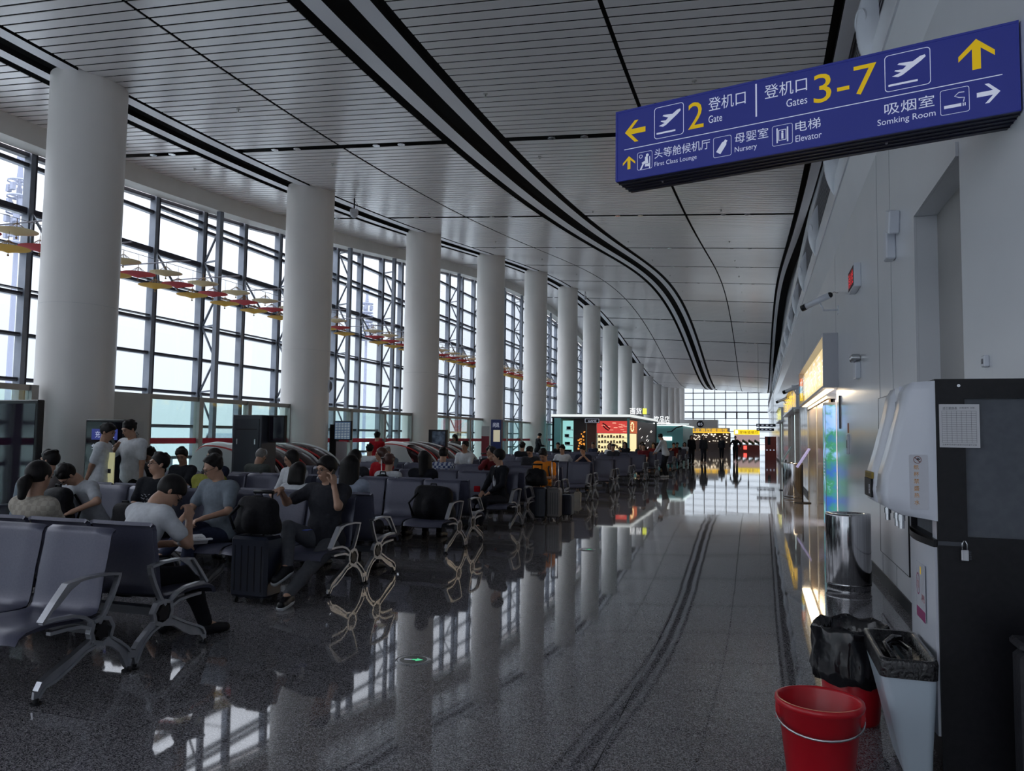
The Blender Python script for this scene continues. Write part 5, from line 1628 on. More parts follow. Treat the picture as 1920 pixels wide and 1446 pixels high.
def field(prims, h, lo, hi):
    org = lo; dims = np.ceil((hi - lo) / h).astype(int) + 2
    G = np.full(dims, 0.3, np.float32)
    for p in prims:
        kind, k = p[0], p[-1]
        if kind == 'c': a, b, ra, rb = p[1:5]; mn = np.minimum(a - ra, b - rb); mx = np.maximum(a + ra, b + rb)
        elif kind in ('e', '-e'): cc, R, rr = p[1:4]; m_ = max(rr); mn = cc - m_; mx = cc + m_
        pad = k + 2.5 * h
        i0 = np.maximum(np.floor((mn - pad - org) / h).astype(int), 0); i1 = np.minimum(np.ceil((mx + pad - org) / h).astype(int) + 1, dims)
        if (i1 <= i0).any(): continue
        X = (org[0] + h * np.arange(i0[0], i1[0]))[:, None, None]; Y = (org[1] + h * np.arange(i0[1], i1[1]))[None, :, None]; Z = (org[2] + h * np.arange(i0[2], i1[2]))[None, None, :]
        if kind == 'c':
            d = b - a; L = d @ d
            t = ((X - a[0]) * d[0] + (Y - a[1]) * d[1] + (Z - a[2]) * d[2]) / max(L, 1e-9)
            t = np.clip(t, 0, 1)
            q = np.sqrt((X - a[0] - t * d[0]) ** 2 + (Y - a[1] - t * d[1]) ** 2 + (Z - a[2] - t * d[2]) ** 2) - (ra + (rb - ra) * t)
        else:
            dx, dy, dz = X - cc[0], Y - cc[1], Z - cc[2]
            u = [(R[0, i] * dx + R[1, i] * dy + R[2, i] * dz) / rr[i] for i in range(3)]
            k0 = np.sqrt(u[0] ** 2 + u[1] ** 2 + u[2] ** 2)
            k1 = np.sqrt((u[0] / rr[0]) ** 2 + (u[1] / rr[1]) ** 2 + (u[2] / rr[2]) ** 2)
            q = k0 * (k0 - 1) / np.maximum(k1, 1e-6)
        sub = G[i0[0]:i1[0], i0[1]:i1[1], i0[2]:i1[2]]
        if kind == '-e':
            hh = np.clip(0.5 - 0.5 * (sub + q) / k, 0, 1)
            sub[...] = sub + (-q - sub) * hh + k * hh * (1 - hh)
        else:
            hh = np.clip(0.5 + 0.5 * (q - sub) / k, 0, 1)
            sub[...] = q + (sub - q) * hh - k * hh * (1 - hh)
    return G, org

def bounds(prims, pad):
    lo = np.array([9.] * 3); hi = -lo
    for p in prims:
        if p[0] == 'c':
            lo = np.minimum(lo, np.minimum(p[1] - p[3], p[2] - p[4])); hi = np.maximum(hi, np.maximum(p[1] + p[3], p[2] + p[4]))
        elif p[0] == 'e':
            lo = np.minimum(lo, p[1] - max(p[3])); hi = np.maximum(hi, p[1] + max(p[3]))
    return lo - pad, hi + pad

def sdf_mesh(name, prims, h, material, cuts=()):
    lo, hi = bounds(prims, 3 * h)
    G, org = field(prims, h, lo, hi)
    nx, ny, nz = G.shape
    for cc_ in cuts:      # keep where n.p < d
        n_, d_ = cc_[:2]
        X = (org[0] + h * np.arange(nx))[:, None, None]; Y = (org[1] + h * np.arange(ny))[None, :, None]; Z = (org[2] + h * np.arange(nz))[None, None, :]
        pl = n_[0] * X + n_[1] * Y + n_[2] * Z - d_
        if len(cc_) > 2: pl = np.minimum(pl, cc_[2] - Y)
        G = np.maximum(G, pl.astype(np.float32))
    G[0], G[-1] = .3, .3; G[:, 0], G[:, -1] = .3, .3; G[:, :, 0], G[:, :, -1] = .3, .3
    V, F = nets(G, org, h)
    if len(V) == 0: return None
    me = bpy.data.meshes.new(name)
    me.vertices.add(len(V)); me.vertices.foreach_set('co', V.astype(np.float32).ravel())
    me.loops.add(F.size); me.loops.foreach_set('vertex_index', F.astype(np.int32).ravel())
    me.polygons.add(len(F)); me.polygons.foreach_set('loop_start', np.arange(0, F.size, 4, dtype=np.int32)); me.polygons.foreach_set('loop_total', np.full(len(F), 4, np.int32))
    me.polygons.foreach_set('use_smooth', np.ones(len(F), bool))
    me.materials.append(material); me.update(calc_edges=True)
    return me

def ik(a, b, l1, l2, hint):
    """middle joint between a and b"""
    d = b - a; L = np.linalg.norm(d); L = min(L, (l1 + l2) * .999); d = nrm(d)
    x = (l1 * l1 - l2 * l2 + L * L) / (2 * L); hgt = math.sqrt(max(l1 * l1 - x * x, 0))
    hh = hint - d * (hint @ d)
    return a + d * x + nrm(hh) * hgt, a + d * L

def rotz(a): c, s = math.cos(a), math.sin(a); return np.array([[c, -s, 0], [s, c, 0], [0, 0, 1.]])
def rotx(a): c, s = math.cos(a), math.sin(a); return np.array([[1, 0, 0], [0, c, -s], [0, s, c]])
def roty(a): c, s = math.cos(a), math.sin(a); return np.array([[c, 0, s], [0, 1, 0], [-s, 0, c]])

M_skin = noisy('skin', (0.42, 0.24, 0.16), (0.46, 0.27, 0.185), 30, .5)
M_skin2 = noisy('skin_tan', (0.33, 0.18, 0.115), (0.37, 0.205, 0.135), 30, .5)
M_hair = noisy('black_hair', (0.004, 0.0035, 0.004), (0.010, 0.008, 0.008), 60, .55, spec=.25, stretch=(1, 1, .2))
M_hairb = noisy('brown_hair', (0.05, 0.015, 0.012), (0.08, 0.028, 0.02), 60, .42)
M_grey = noisy('grey_hair', (0.16, 0.15, 0.14), (0.22, 0.21, 0.2), 60, .5)
M_eye = mat('eye_dark', (0.01, 0.008, 0.008), .2)
M_lip = mat('lip', (0.30, 0.12, 0.10), .5)
M_gl = mat('spectacle_frame', (0.03, 0.03, 0.035), .3, .5)
def cloth(name, c, c2=None): 
    c2 = c2 or tuple(min(1, x * 1.15 + .004) for x in c)
    return noisy('cloth_' + name, c, c2, 25, .9, bump=.25, spec=.15)

def hand(prims, w, dr, nml, side, curl, s=1.0, point=0):
    """w wrist, dr finger direction, nml back-of-hand normal, side thumb direction"""
    dr = nrm(dr); nml = nrm(nml - dr * (nml @ dr)); side_ = np.cross(dr, nml)
    if side_ @ side < 0: side_ = -side_
    k = .006 * s
    pc = w + dr * .05 * s
    Rm = np.stack([side_, dr, nml], 1)
    prims.append(('e', pc, Rm, (.042 * s, .055 * s, .018 * s), .012))
    prims.append(('c', w - dr * .02, w + dr * .02, .026 * s, .026 * s, .012))
    for i, (off, L) in enumerate(((.030, .078), (.010, .086), (-.010, .080), (-.029, .064))):
        b = w + dr * .090 * s + side_ * off * s
        c = curl * (1 + .12 * i)
        d1 = nrm(dr * math.cos(c) - nml * math.sin(c)); d2 = nrm(dr * math.cos(2.0 * c) - nml * math.sin(2.0 * c)); d3 = nrm(dr * math.cos(2.8 * c) - nml * math.sin(2.8 * c))
        p1 = b + d1 * L * .45 * s; p2 = p1 + d2 * L * .32 * s; p3 = p2 + d3 * L * .25 * s
        prims.append(('c', b - dr * .02 * s, b, .010 * s, .0095 * s, k)); prims.append(('c', b, p1, .0095 * s, .0088 * s, k)); prims.append(('c', p1, p2, .0088 * s, .0082 * s, .003)); prims.append(('c', p2, p3, .0082 * s, .007 * s, .003))
    t0 = w + dr * .025 * s + side_ * .03 * s
    t1 = t0 + nrm(side_ * .75 + dr * .8 - nml * .3) * .04 * s; t2 = t1 + nrm(side_ * .25 + dr * 1 - nml * (.3 + curl * .5)) * .035 * s
    prims.append(('c', t0, t1, .013 * s, .011 * s, .01)); prims.append(('c', t1, t2, .011 * s, .009 * s, .004))

def person(label, loc, face, pose='sit', lean=0.08, side=0.0, look=(0, 0), hands=None, feet=None, shirt=None, trousers=None,
           hair='short', haircol=None, sleeve=.45, glasses=False, h=.016, scale=1.0, skin=None, shoes=None, long_sleeve=False, twist=0.0,
           skirt=False, curl=(.5, .5), knees=None, dr=None, nml=None, group=None, belly=1.0, slim=1.0, elbow=None, sole=None):
    """face: heading in degrees (0 = +Y). look=(yaw,pitch) of the head in degrees, pitch>0 down. local frame: +Y forward, +X right"""
    skin = skin or M_skin; haircol = haircol or M_hair; shoes = shoes or M_black
    hz = .50 if pose == 'sit' else .93
    root = empty('person', loc, math.radians(face), label, 'person', group)
    root.scale = (scale,) * 3
    B = []; 
    T = rotz(twist) @ roty(side) @ rotx(-lean)
    upv = T @ V3(0, 0, 1); rg = T @ V3(1, 0, 0); fw = T @ V3(0, 1, 0)
    pel = V3(0, 0, hz)
    low = rotx(-lean * .5)
    w1 = pel + (low @ V3(0, 0, .17)); ch = w1 + upv * .20; nb = w1 + upv * .365 + fw * -.01
    sh = [nb - upv * .045 + rg * s * .168 * slim for s in (-1, 1)]
    hp = [pel + V3(s * .088, 0, -.02) for s in (-1, 1)]
    # head
    ly, lp = math.radians(look[0]), math.radians(look[1])
    HR = T @ rotz(-ly) @ rotx(-lp * .85)
    hd = nb + upv * .075 + (HR @ V3(0, .012, .105))
    hf = HR @ V3(0, 1, 0); hu = HR @ V3(0, 0, 1); hr = HR @ V3(1, 0, 0)
    # torso
    TM = np.stack([rg, fw, upv], 1); LM = low
    tor = [('e', pel + V3(0, -.01, .0), LM, (.165 * slim, .115, .12), .05), ('e', w1 - upv * .02 + fw * .012 * belly, TM, (.142 * slim * (.6 + .4 * belly), .108 * belly, .15), .06), ('e', ch, TM, (.165 * slim, .112, .17), .06),
           ('c', sh[0] + rg * .03, sh[1] - rg * .03, .062, .062, .06)]
    for s in (0, 1): tor.append(('c', sh[s] - rg * (-.02 if s == 0 else .02), sh[s], .062 * slim, .058 * slim, .03))
    B += tor
    B += [('c', nb - upv * .03, nb + upv * .06 + hu * .02, .055, .052, .025), ('c', nb + upv * .05, hd - hu * .03 - hf * .015, .052, .050, .02)]
    # legs
    Lth, Lsh = .43, .42
    feet = feet or (([(-.12, .46, 0), (.12, .46, 0)]) if pose == 'sit' else [(-.10, .02, 0), (.10, .02, 0)])
    leg = []; ankles = []
    for s in (0, 1):
        f = V3(*feet[s]); ank = f + V3(0, -.05, .085)
        hint = V3((-.15, .15)[s], 1, .8) if pose == 'sit' else V3(0, 1, 0)
        if knees: hint = V3(*knees[s])
        kn, ank = ik(hp[s], ank, Lth, Lsh, hint)
        ankles.append((kn, ank))
        leg += [('c', hp[s], kn, .088 * slim, .056, .04), ('c', kn, kn + (ank - kn) * .35, .056, .054, .03), ('c', kn + (ank - kn) * .3, ank, .054, .036, .03)]
    B += leg
    foot_p = []
    for s in (0, 1):
        kn, ank = ankles[s]; f = V3(*feet[s]); 
        toe_dir = V3((-.18, .18)[s], 1, 0) if len(feet[s]) < 4 or True else V3(0, 1, 0)
        sh_dir = nrm(ank - kn)
        td = nrm(V3((-.2, .2)[s], 1, -.1 if abs(f[2]) < .02 else -.45))
        heel = ank + V3(0, -.02, -.045); toe = heel + td * .185
        toe[2] = max(toe[2], .03); heel[2] = max(heel[2], .035)
        foot_p.append([('c', ank, heel, .038, .037, .02), ('c', heel, toe, .038, .030, .02), ('c', ank, toe - td * .06, .036, .030, .02)])
        B += foot_p[s]
    # arms
    arms = []
    default = [(-.14, .30, .56), (.14, .30, .56)] if pose == 'sit' else [(-.25, .05, .78), (.25, .05, .78)]
    hands = hands or default
    for s in (0, 1):
        t = V3(*(hands[s] if hands[s] is not None else default[s]))
        hint = V3((-.8, .8)[s], -.35, -.7)
        if elbow and elbow[s] is not None: hint = V3(*elbow[s])
        el, wr = ik(sh[s], t, .275, .245, hint)
        arms.append((sh[s], el, wr))
        B += [('c', sh[s], el, .047 * slim, .038, .03), ('c', el, wr, .038, .025, .02)]
        d_ = nrm(wr - el) if not dr or dr[s] is None else nrm(V3(*dr[s]))
        n_ = V3(0, .1, 1) if not nml or nml[s] is None else V3(*nml[s])
        if h <= .012: hand(B, wr, d_, n_, V3((1, -1)[s], .3, .2), curl[s])
        else:
            B += [('c', wr, wr + d_ * .07, .027, .032, .02), ('c', wr + d_ * .07, wr + d_ * .15, .026, .014, .02)]
            if h < .02:
                sd_ = nrm(np.cross(d_, nrm(n_)));
                for q in (-1.2, -.4, .4, 1.2): B.append(('c', wr + d_ * .07 + sd_ * q * .016, wr + d_ * .155 + sd_ * q * .02 - nrm(n_) * .03 * curl[s], .011, .009, .006))
                B.append(('c', wr + d_ * .02, wr + d_ * .07 + sd_ * .05 * (1 if s else -1), .013, .010, .01))
    # head shapes
    Hm = np.stack([hr, hf, hu], 1)
    def hp_(x, y, z): return hd + (hr * x + hf * y + hu * z) * 1.04
    B += [('e', hp_(0, -.012, .025), Hm, (.074, .092, .088), .02), ('e', hp_(0, .022, -.030), Hm, (.060, .066, .076), .03), ('c', hp_(0, .045, -.085), hp_(0, .062, -.078), .026, .022, .025)]
    fine = h <= .012
    if h < .02:
        B += [('c', hp_(0, .083, .012), hp_(0, .102, -.022), .008, .012, .012), ('c', hp_(-.012, .092, -.026), hp_(.012, .092, -.026), .009, .009, .008)]
        for s in (-1, 1):
            B += [('e', hp_(s * .075, -.008, -.008), Hm @ rotz(s * .5), (.010, .020, .032), .008)]
        B += [('c', hp_(-.035, .076, .026), hp_(.035, .076, .026), .014, .014, .015), ('c', hp_(-.016, .084, -.056), hp_(.016, .084, -.056), .010, .010, .008)]
        for s in (-1, 1): B.append(('-e', hp_(s * .031, .099, .006), Hm, (.018, .014, .011), .01))
    me = sdf_mesh('body', B, h, skin)
    body = bpy.data.objects.new('body', me); COL.objects.link(body); body.parent = root
    def part(nm, me):
        if me is None: return None
        o = bpy.data.objects.new(nm, me); COL.objects.link(o); o.parent = root; return o
    # shirt
    shirt = shirt or cloth('white', (.6, .6, .62))
    g = .014
    P = [(p[0],) + (tuple([p[1], p[2], tuple(r + g for r in p[3]), p[4]]) if p[0] == 'e' else (p[1], p[2], p[3] + g, p[4] + g, p[5])) for p in tor]
    for s in (0, 1):
        a, el, wr = arms[s]
        if long_sleeve:
            P += [('c', a, el, .062, .055, .03), ('c', el, el + (wr - el) * .93, .053, .038, .025)]
        else:
            e_ = a + (el - a) * (sleeve + .25)
            P += [('c', a, e_, .061 * slim, .062, .03)]
    P.append(('e', pel + upv * .0 + V3(0, -.01, 0), LM, (.186 * slim, .136, .15), .06))
    P.append(('c', nb - upv * .03, nb - upv * .01, .066, .058, .02))
    cuts = []
    hem = pel - upv * (.05 if pose == 'sit' else .10)
    cuts = [(-upv, -(upv @ hem))]
    # open neck
    P.append(('-e', nb + upv * .06 + fw * .02, TM, (.058, .066, .055), .01))
    so = part('shirt', sdf_mesh('shirt', P, h, shirt, cuts))
    # trousers
    trousers = trousers or cloth('dark', (.015, .016, .022))
    Q = [('e', pel + V3(0, -.01, .0), LM, (.176 * slim, .125, .13), .05)]
    for s in (0, 1):
        kn, ank = ankles[s]; e_ = kn + (ank - kn) * (.35 if skirt else .985)
        Q += [('c', hp[s], kn, .100 * slim, .069, .04), ('c', kn, kn + (e_ - kn) * .45, .068, .066, .03), ('c', kn + (e_ - kn) * .4, e_, .066, .052, .02)]
    part('trousers', sdf_mesh('trousers', Q, h, trousers, [(V3(0, 0, 1), .615, .15) if pose == 'sit' else (upv, upv @ (pel + upv * .09))]))
    if h < .022:
        for s in (0, 1):
            K = [(p[0], p[1], p[2], p[3] + .008, p[4] + .008, p[5]) for p in foot_p[s]]
            o = part('shoe', sdf_mesh('shoe', K, max(h, .010), shoes, [(V3(0, 0, 1), ankles[s][1][2] - .005)]))
            if sole is not None and o:
                K2 = [('c', V3(p[1][0], p[1][1], p[1][2] - .018), V3(p[2][0], p[2][1], p[2][2] - .018), p[3] + .010, p[4] + .012, p[5]) for p in foot_p[s][1:2]]
                m2 = sdf_mesh('sole', K2, .008, sole, [(nrm(np.cross(hr * 0 + V3(1, 0, 0), foot_p[s][1][2] - foot_p[s][1][1])), nrm(np.cross(V3(1, 0, 0), foot_p[s][1][2] - foot_p[s][1][1])) @ foot_p[s][1][1] - .014)])
                if m2:
                    o2 = bpy.data.objects.new('sole', m2); COL.objects.link(o2); o2.parent = o
    # hair
    if hair != 'none':
        Hc = [('e', hp_(0, -.014, .030), Hm, (.086, .103, .098), .02)]
        if h < .02 and hair in ('short', 'flat', 'mop', 'receding'):
            rr_ = random.Random(len(label))
            for q in range(16):
                a_ = rr_.uniform(0, 6.28); e_ = rr_.uniform(.15, 1.3)
                Hc.append(('e', hp_(.078 * math.cos(a_) * math.cos(e_), -.014 + .095 * math.sin(a_) * math.cos(e_), .035 + .088 * math.sin(e_)), Hm @ rotz(a_), (.022, .034, .020), .012))
        n1 = nrm(hf * .72 - hu * .62); cut = [(n1, n1 @ hd + (.022 if hair not in ('bangs', 'long', 'bob') else .034))]
        if hair in ('short', 'flat', 'cap'):
            cut.append((-hu, -(hu @ hd) + .055))
            if hair == 'flat': Hc.append(('e', hp_(0, .01, .085), Hm, (.07, .075, .035), .03))
        elif hair == 'receding': cut = [(nrm(hf * .8 - hu * .45), nrm(hf * .8 - hu * .45) @ hd + .0), (-hu, -(hu @ hd) + .05)]
        elif hair == 'ponytail':
            cut.append((-hu, -(hu @ hd) + .12)); 
        elif hair in ('long', 'bob'):
            e = .24 if hair == 'long' else .13
            for s in (-1, 0, 1):
                Hc.append(('c', hp_(s * .055, -.045 - (.02 if s == 0 else 0), .02), hp_(s * .065, -.07, -.0) - V3(0, 0, e), .055, .050, .04))
            cut = []
            Hc.append(('-e', hp_(0, .105, -.02), Hm, (.066, .085, .10), .02))
        elif hair == 'mop':
            Hc = [('e', hp_(0, -.014, .035), Hm, (.096, .112, .108), .02)]
            cut.append((-hu, -(hu @ hd) + .06))
        part('hair', sdf_mesh('hair', Hc, min(h, .012) if h < .02 else h, haircol, cut))
        if hair == 'ponytail':
            K = [('c', hp_(0, -.10, -.02), hp_(0, -.125, -.06), .032, .045, .03), ('c', hp_(0, -.125, -.06), hp_(0, -.13, -.16), .045, .03, .03)]
            part('ponytail', sdf_mesh('ponytail', K, min(h, .012), haircol))
    # face details
    if h < .02:
        b = MB().mat(M_eye); b.smooth = True
        for s in (-1, 1): b.ball(tuple(hp_(s * .031, .083, .005)), (.010, .010, .0065), 8, 6, R=Matrix([list(r) for r in Hm]))
        b.mat(haircol)
        for s in (-1, 1): b.tube([tuple(hp_(s * .016, .091, .024)), tuple(hp_(s * .033, .090, .029)), tuple(hp_(s * .048, .079, .023))], .0035, 5)
        b.mat(M_lip); b.tube([tuple(hp_(-.022, .082, -.056)), tuple(hp_(0, .094, -.054)), tuple(hp_(.022, .082, -.056))], .0045, 6)
        b.obj('face_features', root)
    if glasses:
        b = MB().mat(M_gl)
        for s in (-1, 1):
            b.tube([tuple(hp_(s * .034 + .024 * math.cos(t), .104 - .006 * abs(math.cos(t)), .002 + .018 * math.sin(t))) for t in [2 * math.pi * i / 14 for i in range(14)]], .0022, 5, closed=True)
            b.tube([tuple(hp_(s * .058, .098, .006)), tuple(hp_(s * .080, .03, .008)), tuple(hp_(s * .079, -.02, .0))], .0022, 5)
        b.tube([tuple(hp_(-.010, .106, .005)), tuple(hp_(.010, .106, .005))], .002, 5)
        b.obj('glasses', root)
    root['_k'] = 1; del root['_k']
    info = dict(root=root, arms=arms, head=hd, Hm=Hm, pel=pel, ch=ch, TM=TM, nb=nb, legs=ankles)
    return info

def to_world(info, p):
    r = info['root']; a = r.rotation_euler.z; s = r.scale[0]
    q = rotz(a) @ (np.array(p) * s)
    return (r.location[0] + q[0], r.location[1] + q[1], r.location[2] + q[2])
# ================================================================== everyone in the picture
C_white = cloth('white', (.55, .57, .60)); C_blk = cloth('black', (.010, .011, .015)); C_navy = cloth('navy', (.02, .024, .045)); C_greyp = cloth('grey_polo', (.17, .20, .235))
C_char = cloth('charcoal', (.028, .029, .036)); C_brown = cloth('brown_grey', (.085, .075, .075)); C_pale = cloth('pale_grey', (.40, .42, .45)); C_olive = cloth('olive_yellow', (.22, .22, .04))
C_or = cloth('orange', (.72, .22, .02)); C_red = cloth('red', (.33, .008, .015)); C_maroon = cloth('maroon', (.13, .015, .02)); C_mteal = cloth('muted_green', (.07, .08, .075))
C_trg = cloth('grey_trouser', (.085, .088, .10)); C_trn = cloth('navy_trouser', (.035, .042, .075)); C_jean = cloth('jeans', (.06, .09, .14)); C_lblue = cloth('light_blue', (.30, .34, .42))
C_beige = noisy('beige_grid_blouse', (.42, .38, .32), (.33, .30, .25), 26, .85, kind='checker')
C_plaid = noisy('plaid_shirt', (.04, .06, .16), (.42, .45, .5), 22, .85, kind='checker', stretch=(1, 1, 1))
M_solew = mat('white_sole', (.55, .56, .58), .5)

# --- foreground
P1 = person('woman with low ponytail in beige grid blouse, back to the camera, left edge', (-5.36, 4.58, 0), 0, hair='ponytail', shirt=C_beige, lean=.04, h=.012, look=(-8, 8), slim=.92, long_sleeve=False, sleeve=.7)
P2 = person('man in white tee bent over an open book, back to the camera', (-4.45, 4.58, 0), -12, shirt=C_white, lean=.50, h=.008, look=(22, 32), hands=[(-.02, .42, .70), (.15, .42, .90)], elbow=[None, (.75, -.1, -1)],
            feet=[(-.12, .50, 0), (.20, .62, 0)], dr=[None, (-.25, .12, 1)], nml=[None, (.7, .1, .2)], curl=(.35, .7), trousers=C_blk, sleeve=.4, hair='mop', glasses=True)
P3 = person('man with glasses in brown-grey tee seated turned to the left', (-7.9, 6.92, 0), 165, shirt=C_brown, lean=-.02, h=.014, look=(62, 0), glasses=True, hair='short', trousers=C_char)
P4 = person('man in pale grey tee dozing bent over a black backpack on his lap', (-7.08, 6.84, 0), 172, shirt=C_pale, lean=.50, h=.010, look=(18, 42), glasses=True, hands=[(-.24, .44, .72), (.20, .52, .72)], elbow=[(-1, .1, -.3), (1, .1, -.3)], trousers=C_char, curl=(.6, .6))
P5 = person('man with glasses in black printed tee looking left from his seat', (-6.32, 6.90, 0), 185, shirt=C_blk, lean=-.05, h=.012, look=(38, -2), glasses=True, skin=M_skin, slim=1.08)
P6 = person('person in olive-yellow tee seated with back to the camera, dark hair', (-6.38, 7.75, 0), 0, shirt=C_olive, lean=.22, h=.014, look=(15, 15), hair='bob')
P7 = person('man with glasses in grey polo, legs crossed, looking down to his left', (-5.50, 6.92, 0), 172, shirt=C_greyp, lean=.05, h=.010, look=(30, 30), glasses=True, hair='receding', hands=[(-.16, .34, .70), (.10, .38, .69)], trousers=C_trn,
            feet=[(-.02, .48, 0), (-.06, .78, .30)], knees=[(-.1, 1, .8), (-.35, .7, 1.2)], slim=1.08, belly=1.12, curl=(.6, .6))
P8 = person('man in dark polo talking on a phone, arm resting on the suitcase handle', (-4.20, 6.92, 0), 180, shirt=C_char, lean=-.03, h=.008, look=(20, 10), glasses=True, hair='mop', trousers=C_trg, sleeve=.42,
            hands=[(-.155, .115, 1.06), (.30, .36, 1.02)], elbow=[(-.55, .55, -1), (.4, -.1, -.5)], dr=[(.15, -.12, 1), (.35, .9, -.25)], nml=[(-.95, .2, 0), (0, .2, 1)], curl=(.55, .75), feet=[(-.10, .86, 0), (.02, .66, .26)], knees=[(-.35, .9, 1), (.6, .8, 1.1)], shoes=M_black, sole=M_solew, slim=1.12, belly=1.15)
P9 = person('woman with very full dark hair in light blue striped shirt, back to the camera', (-4.42, 7.78, 0), 0, hair='long', shirt=C_lblue, lean=.02, h=.014, look=(-10, 5), long_sleeve=True)
# --- middle rows: (x, y, face, shirt, hair, look, label, extra)
MID = [
 (-9.0, 9.75, 180, C_blk, 'short', (10, 25), 'dark-haired person in black bent forward in front of the white panel, half hidden', {}),
 (-8.42, 9.75, 180, C_char, 'short', (-20, 20), 'dark-haired person seated in front of the first glass barrier, head turned aside', {}),
 (-7.82, 9.75, 175, C_navy, 'long', (40, 10), 'woman with long dark hair seated before the nearest sleeping pod', {}),
 (-7.78, 10.68, 0, C_mteal, 'short', (0, 40), 'older man in grey-green jacket with a headset, head bowed, back to the camera', dict(haircol=M_grey, long_sleeve=True)),
 (-6.5, 9.83, 170, C_white, 'long', (35, 20), 'woman with long hair in white blouse behind the empty seats of the second row', dict(long_sleeve=True)),
 (-5.12, 7.78, 0, C_white, 'bob', (0, 10), 'dark-haired child in white seen from behind beside the woman in blue', dict(scale=.93)),
 (-8.7, 16.15, 0, C_white, 'short', (-15, 0), 'person in white shirt seated near the flight display', {}),
 (-6.0, 10.68, 0, C_char, 'bob', (15, 0), 'dark-haired woman in charcoal seen from behind below the flight display', {}),
 (-6.5, 12.6, 170, C_red, 'bob', (55, 5), 'woman with red-brown bob in red top turned left', dict(haircol=M_hairb)),
 (-5.42, 10.68, 0, C_white, 'short', (0, 5), 'boy in white tee with a black backpack seen from behind', dict(scale=.95, haircol=M_hairb)),
 (-7.77, 15.33, 180, cloth('dusty_blue', (.12, .16, .2)), 'receding', (0, 40), 'old man in dusty blue shirt looking down at his lap', dict(haircol=M_grey, long_sleeve=True)),
 (-4.84, 10.68, 0, C_blk, 'long', (-60, 0), 'woman in black with long black hair turned to the right', {}),
 (-5.68, 13.42, 0, C_plaid, 'short', (-15, 15), 'man in blue and white plaid shirt seen from behind', {}),
 (-7.2, 18.5, 180, C_white, 'short', (12, -6), 'man in white polo sitting upright facing the camera', dict(scale=1.06, skin=M_skin2)),
 (-5.35, 15.33, 180, C_maroon, 'receding', (75, 0), 'bald man in dark red jacket, chin in hand, turned left', dict(long_sleeve=True, hands=[(-.14, .3, .56), (.03, .16, 1.08)], skin=M_skin2)),
 (-5.7, 16.15, 0, C_blk, 'short', (0, 0), 'dark-haired head showing behind the bald man', {}),
 (-4.26, 12.62, 148, C_blk, 'mop', (45, 0), 'young woman in black blazer over white blouse seated side-on, looking left', dict(long_sleeve=True, h=.012, slim=.86, hands=[(-.10, .30, .62), (.08, .32, .62)], feet=[(-.10, .56, 0), (.08, .52, 0)])),
 (-6.9, 22.5, 0, C_blk, 'short', (0, 0), 'person in black seen from behind near the blue totem', dict(scale=1.04)),
 (-5.45, 18.52, 185, C_char, 'short', (10, 35), 'man with glasses in grey hooded top looking down', dict(long_sleeve=True, glasses=True)),
 (-4.2, 15.30, 180, C_or, 'short', (10, 35), 'young man in bright orange tee looking at a phone beside suitcases', dict(h=.012, skin=M_skin2, hands=[(-.05, .30, .74), (.10, .30, .74)])),
 (-5.41, 21.65, 180, C_white, 'short', (15, 8), 'man in white tee leaning back with arms spread', dict(hands=[(-.48, .02, .84), (.48, .02, .84)])),
 (-4.80, 21.65, 190, C_navy, 'short', (25, 25), 'young man in dark tee resting his chin on his hands', dict(hands=[(-.04, .24, 1.02), (.10, .26, .95)])),
]
for (x, y, f, c, hr_, lk, lab, ex) in MID:
    kw = dict(h=.017, hair=hr_, shirt=c, look=lk, lean=.06); kw.update(ex)
    i_ = person(lab, (x, y, 0), f, **kw)
    if 'blazer' in lab: BLZ = i_
    if 'orange' in lab: ORG = i_
    if 'headset' in lab: OLD = i_
    if 'boy in white' in lab: BOY = i_
# --- standing
person('man in white polo standing hands behind him before the charging kiosk, turned right', (-8.55, 8.3, 0), -60, pose='stand', shirt=C_white, trousers=C_maroon, h=.014, look=(10, 15), scale=.95, hands=[(-.06, -.16, .86), (.10, -.18, .86)], elbow=[(-1, -.6, -.2), (1, -.6, -.2)], skin=M_skin2)
PH = person('man in loose white shirt standing and speaking into a phone', (-8.60, 8.92, 0), 172, pose='stand', shirt=C_white, trousers=C_blk, h=.014, look=(10, 20), scale=.98, hands=[(-.25, .05, .78), (.05, .26, 1.36)], elbow=[None, (.7, .3, -1)], slim=1.15, belly=1.15)
person('person in bright red tee standing with back to the camera by the pods', (-9.72, 18.45, 0), 5, pose='stand', shirt=C_red, h=.018, scale=.925, trousers=C_char, hands=[(-.12, .22, 1.0), (.12, .22, 1.0)])
person('masked cleaner in grey standing behind the far seats holding a phone', (-10.05, 24.9, 0), 170, pose='stand', shirt=C_brown, hair='bob', h=.02, scale=.92, look=(0, 30), hands=[(-.08, .25, 1.08), (.08, .25, 1.08)], trousers=C_char, long_sleeve=True)
person('man in dark suit standing by a column looking at his phone', (-9.6, 33.7, 0), -60, pose='stand', shirt=C_blk, h=.022, scale=.985, look=(0, 30), hands=[(-.08, .28, 1.15), (.10, .28, 1.15)], long_sleeve=True)
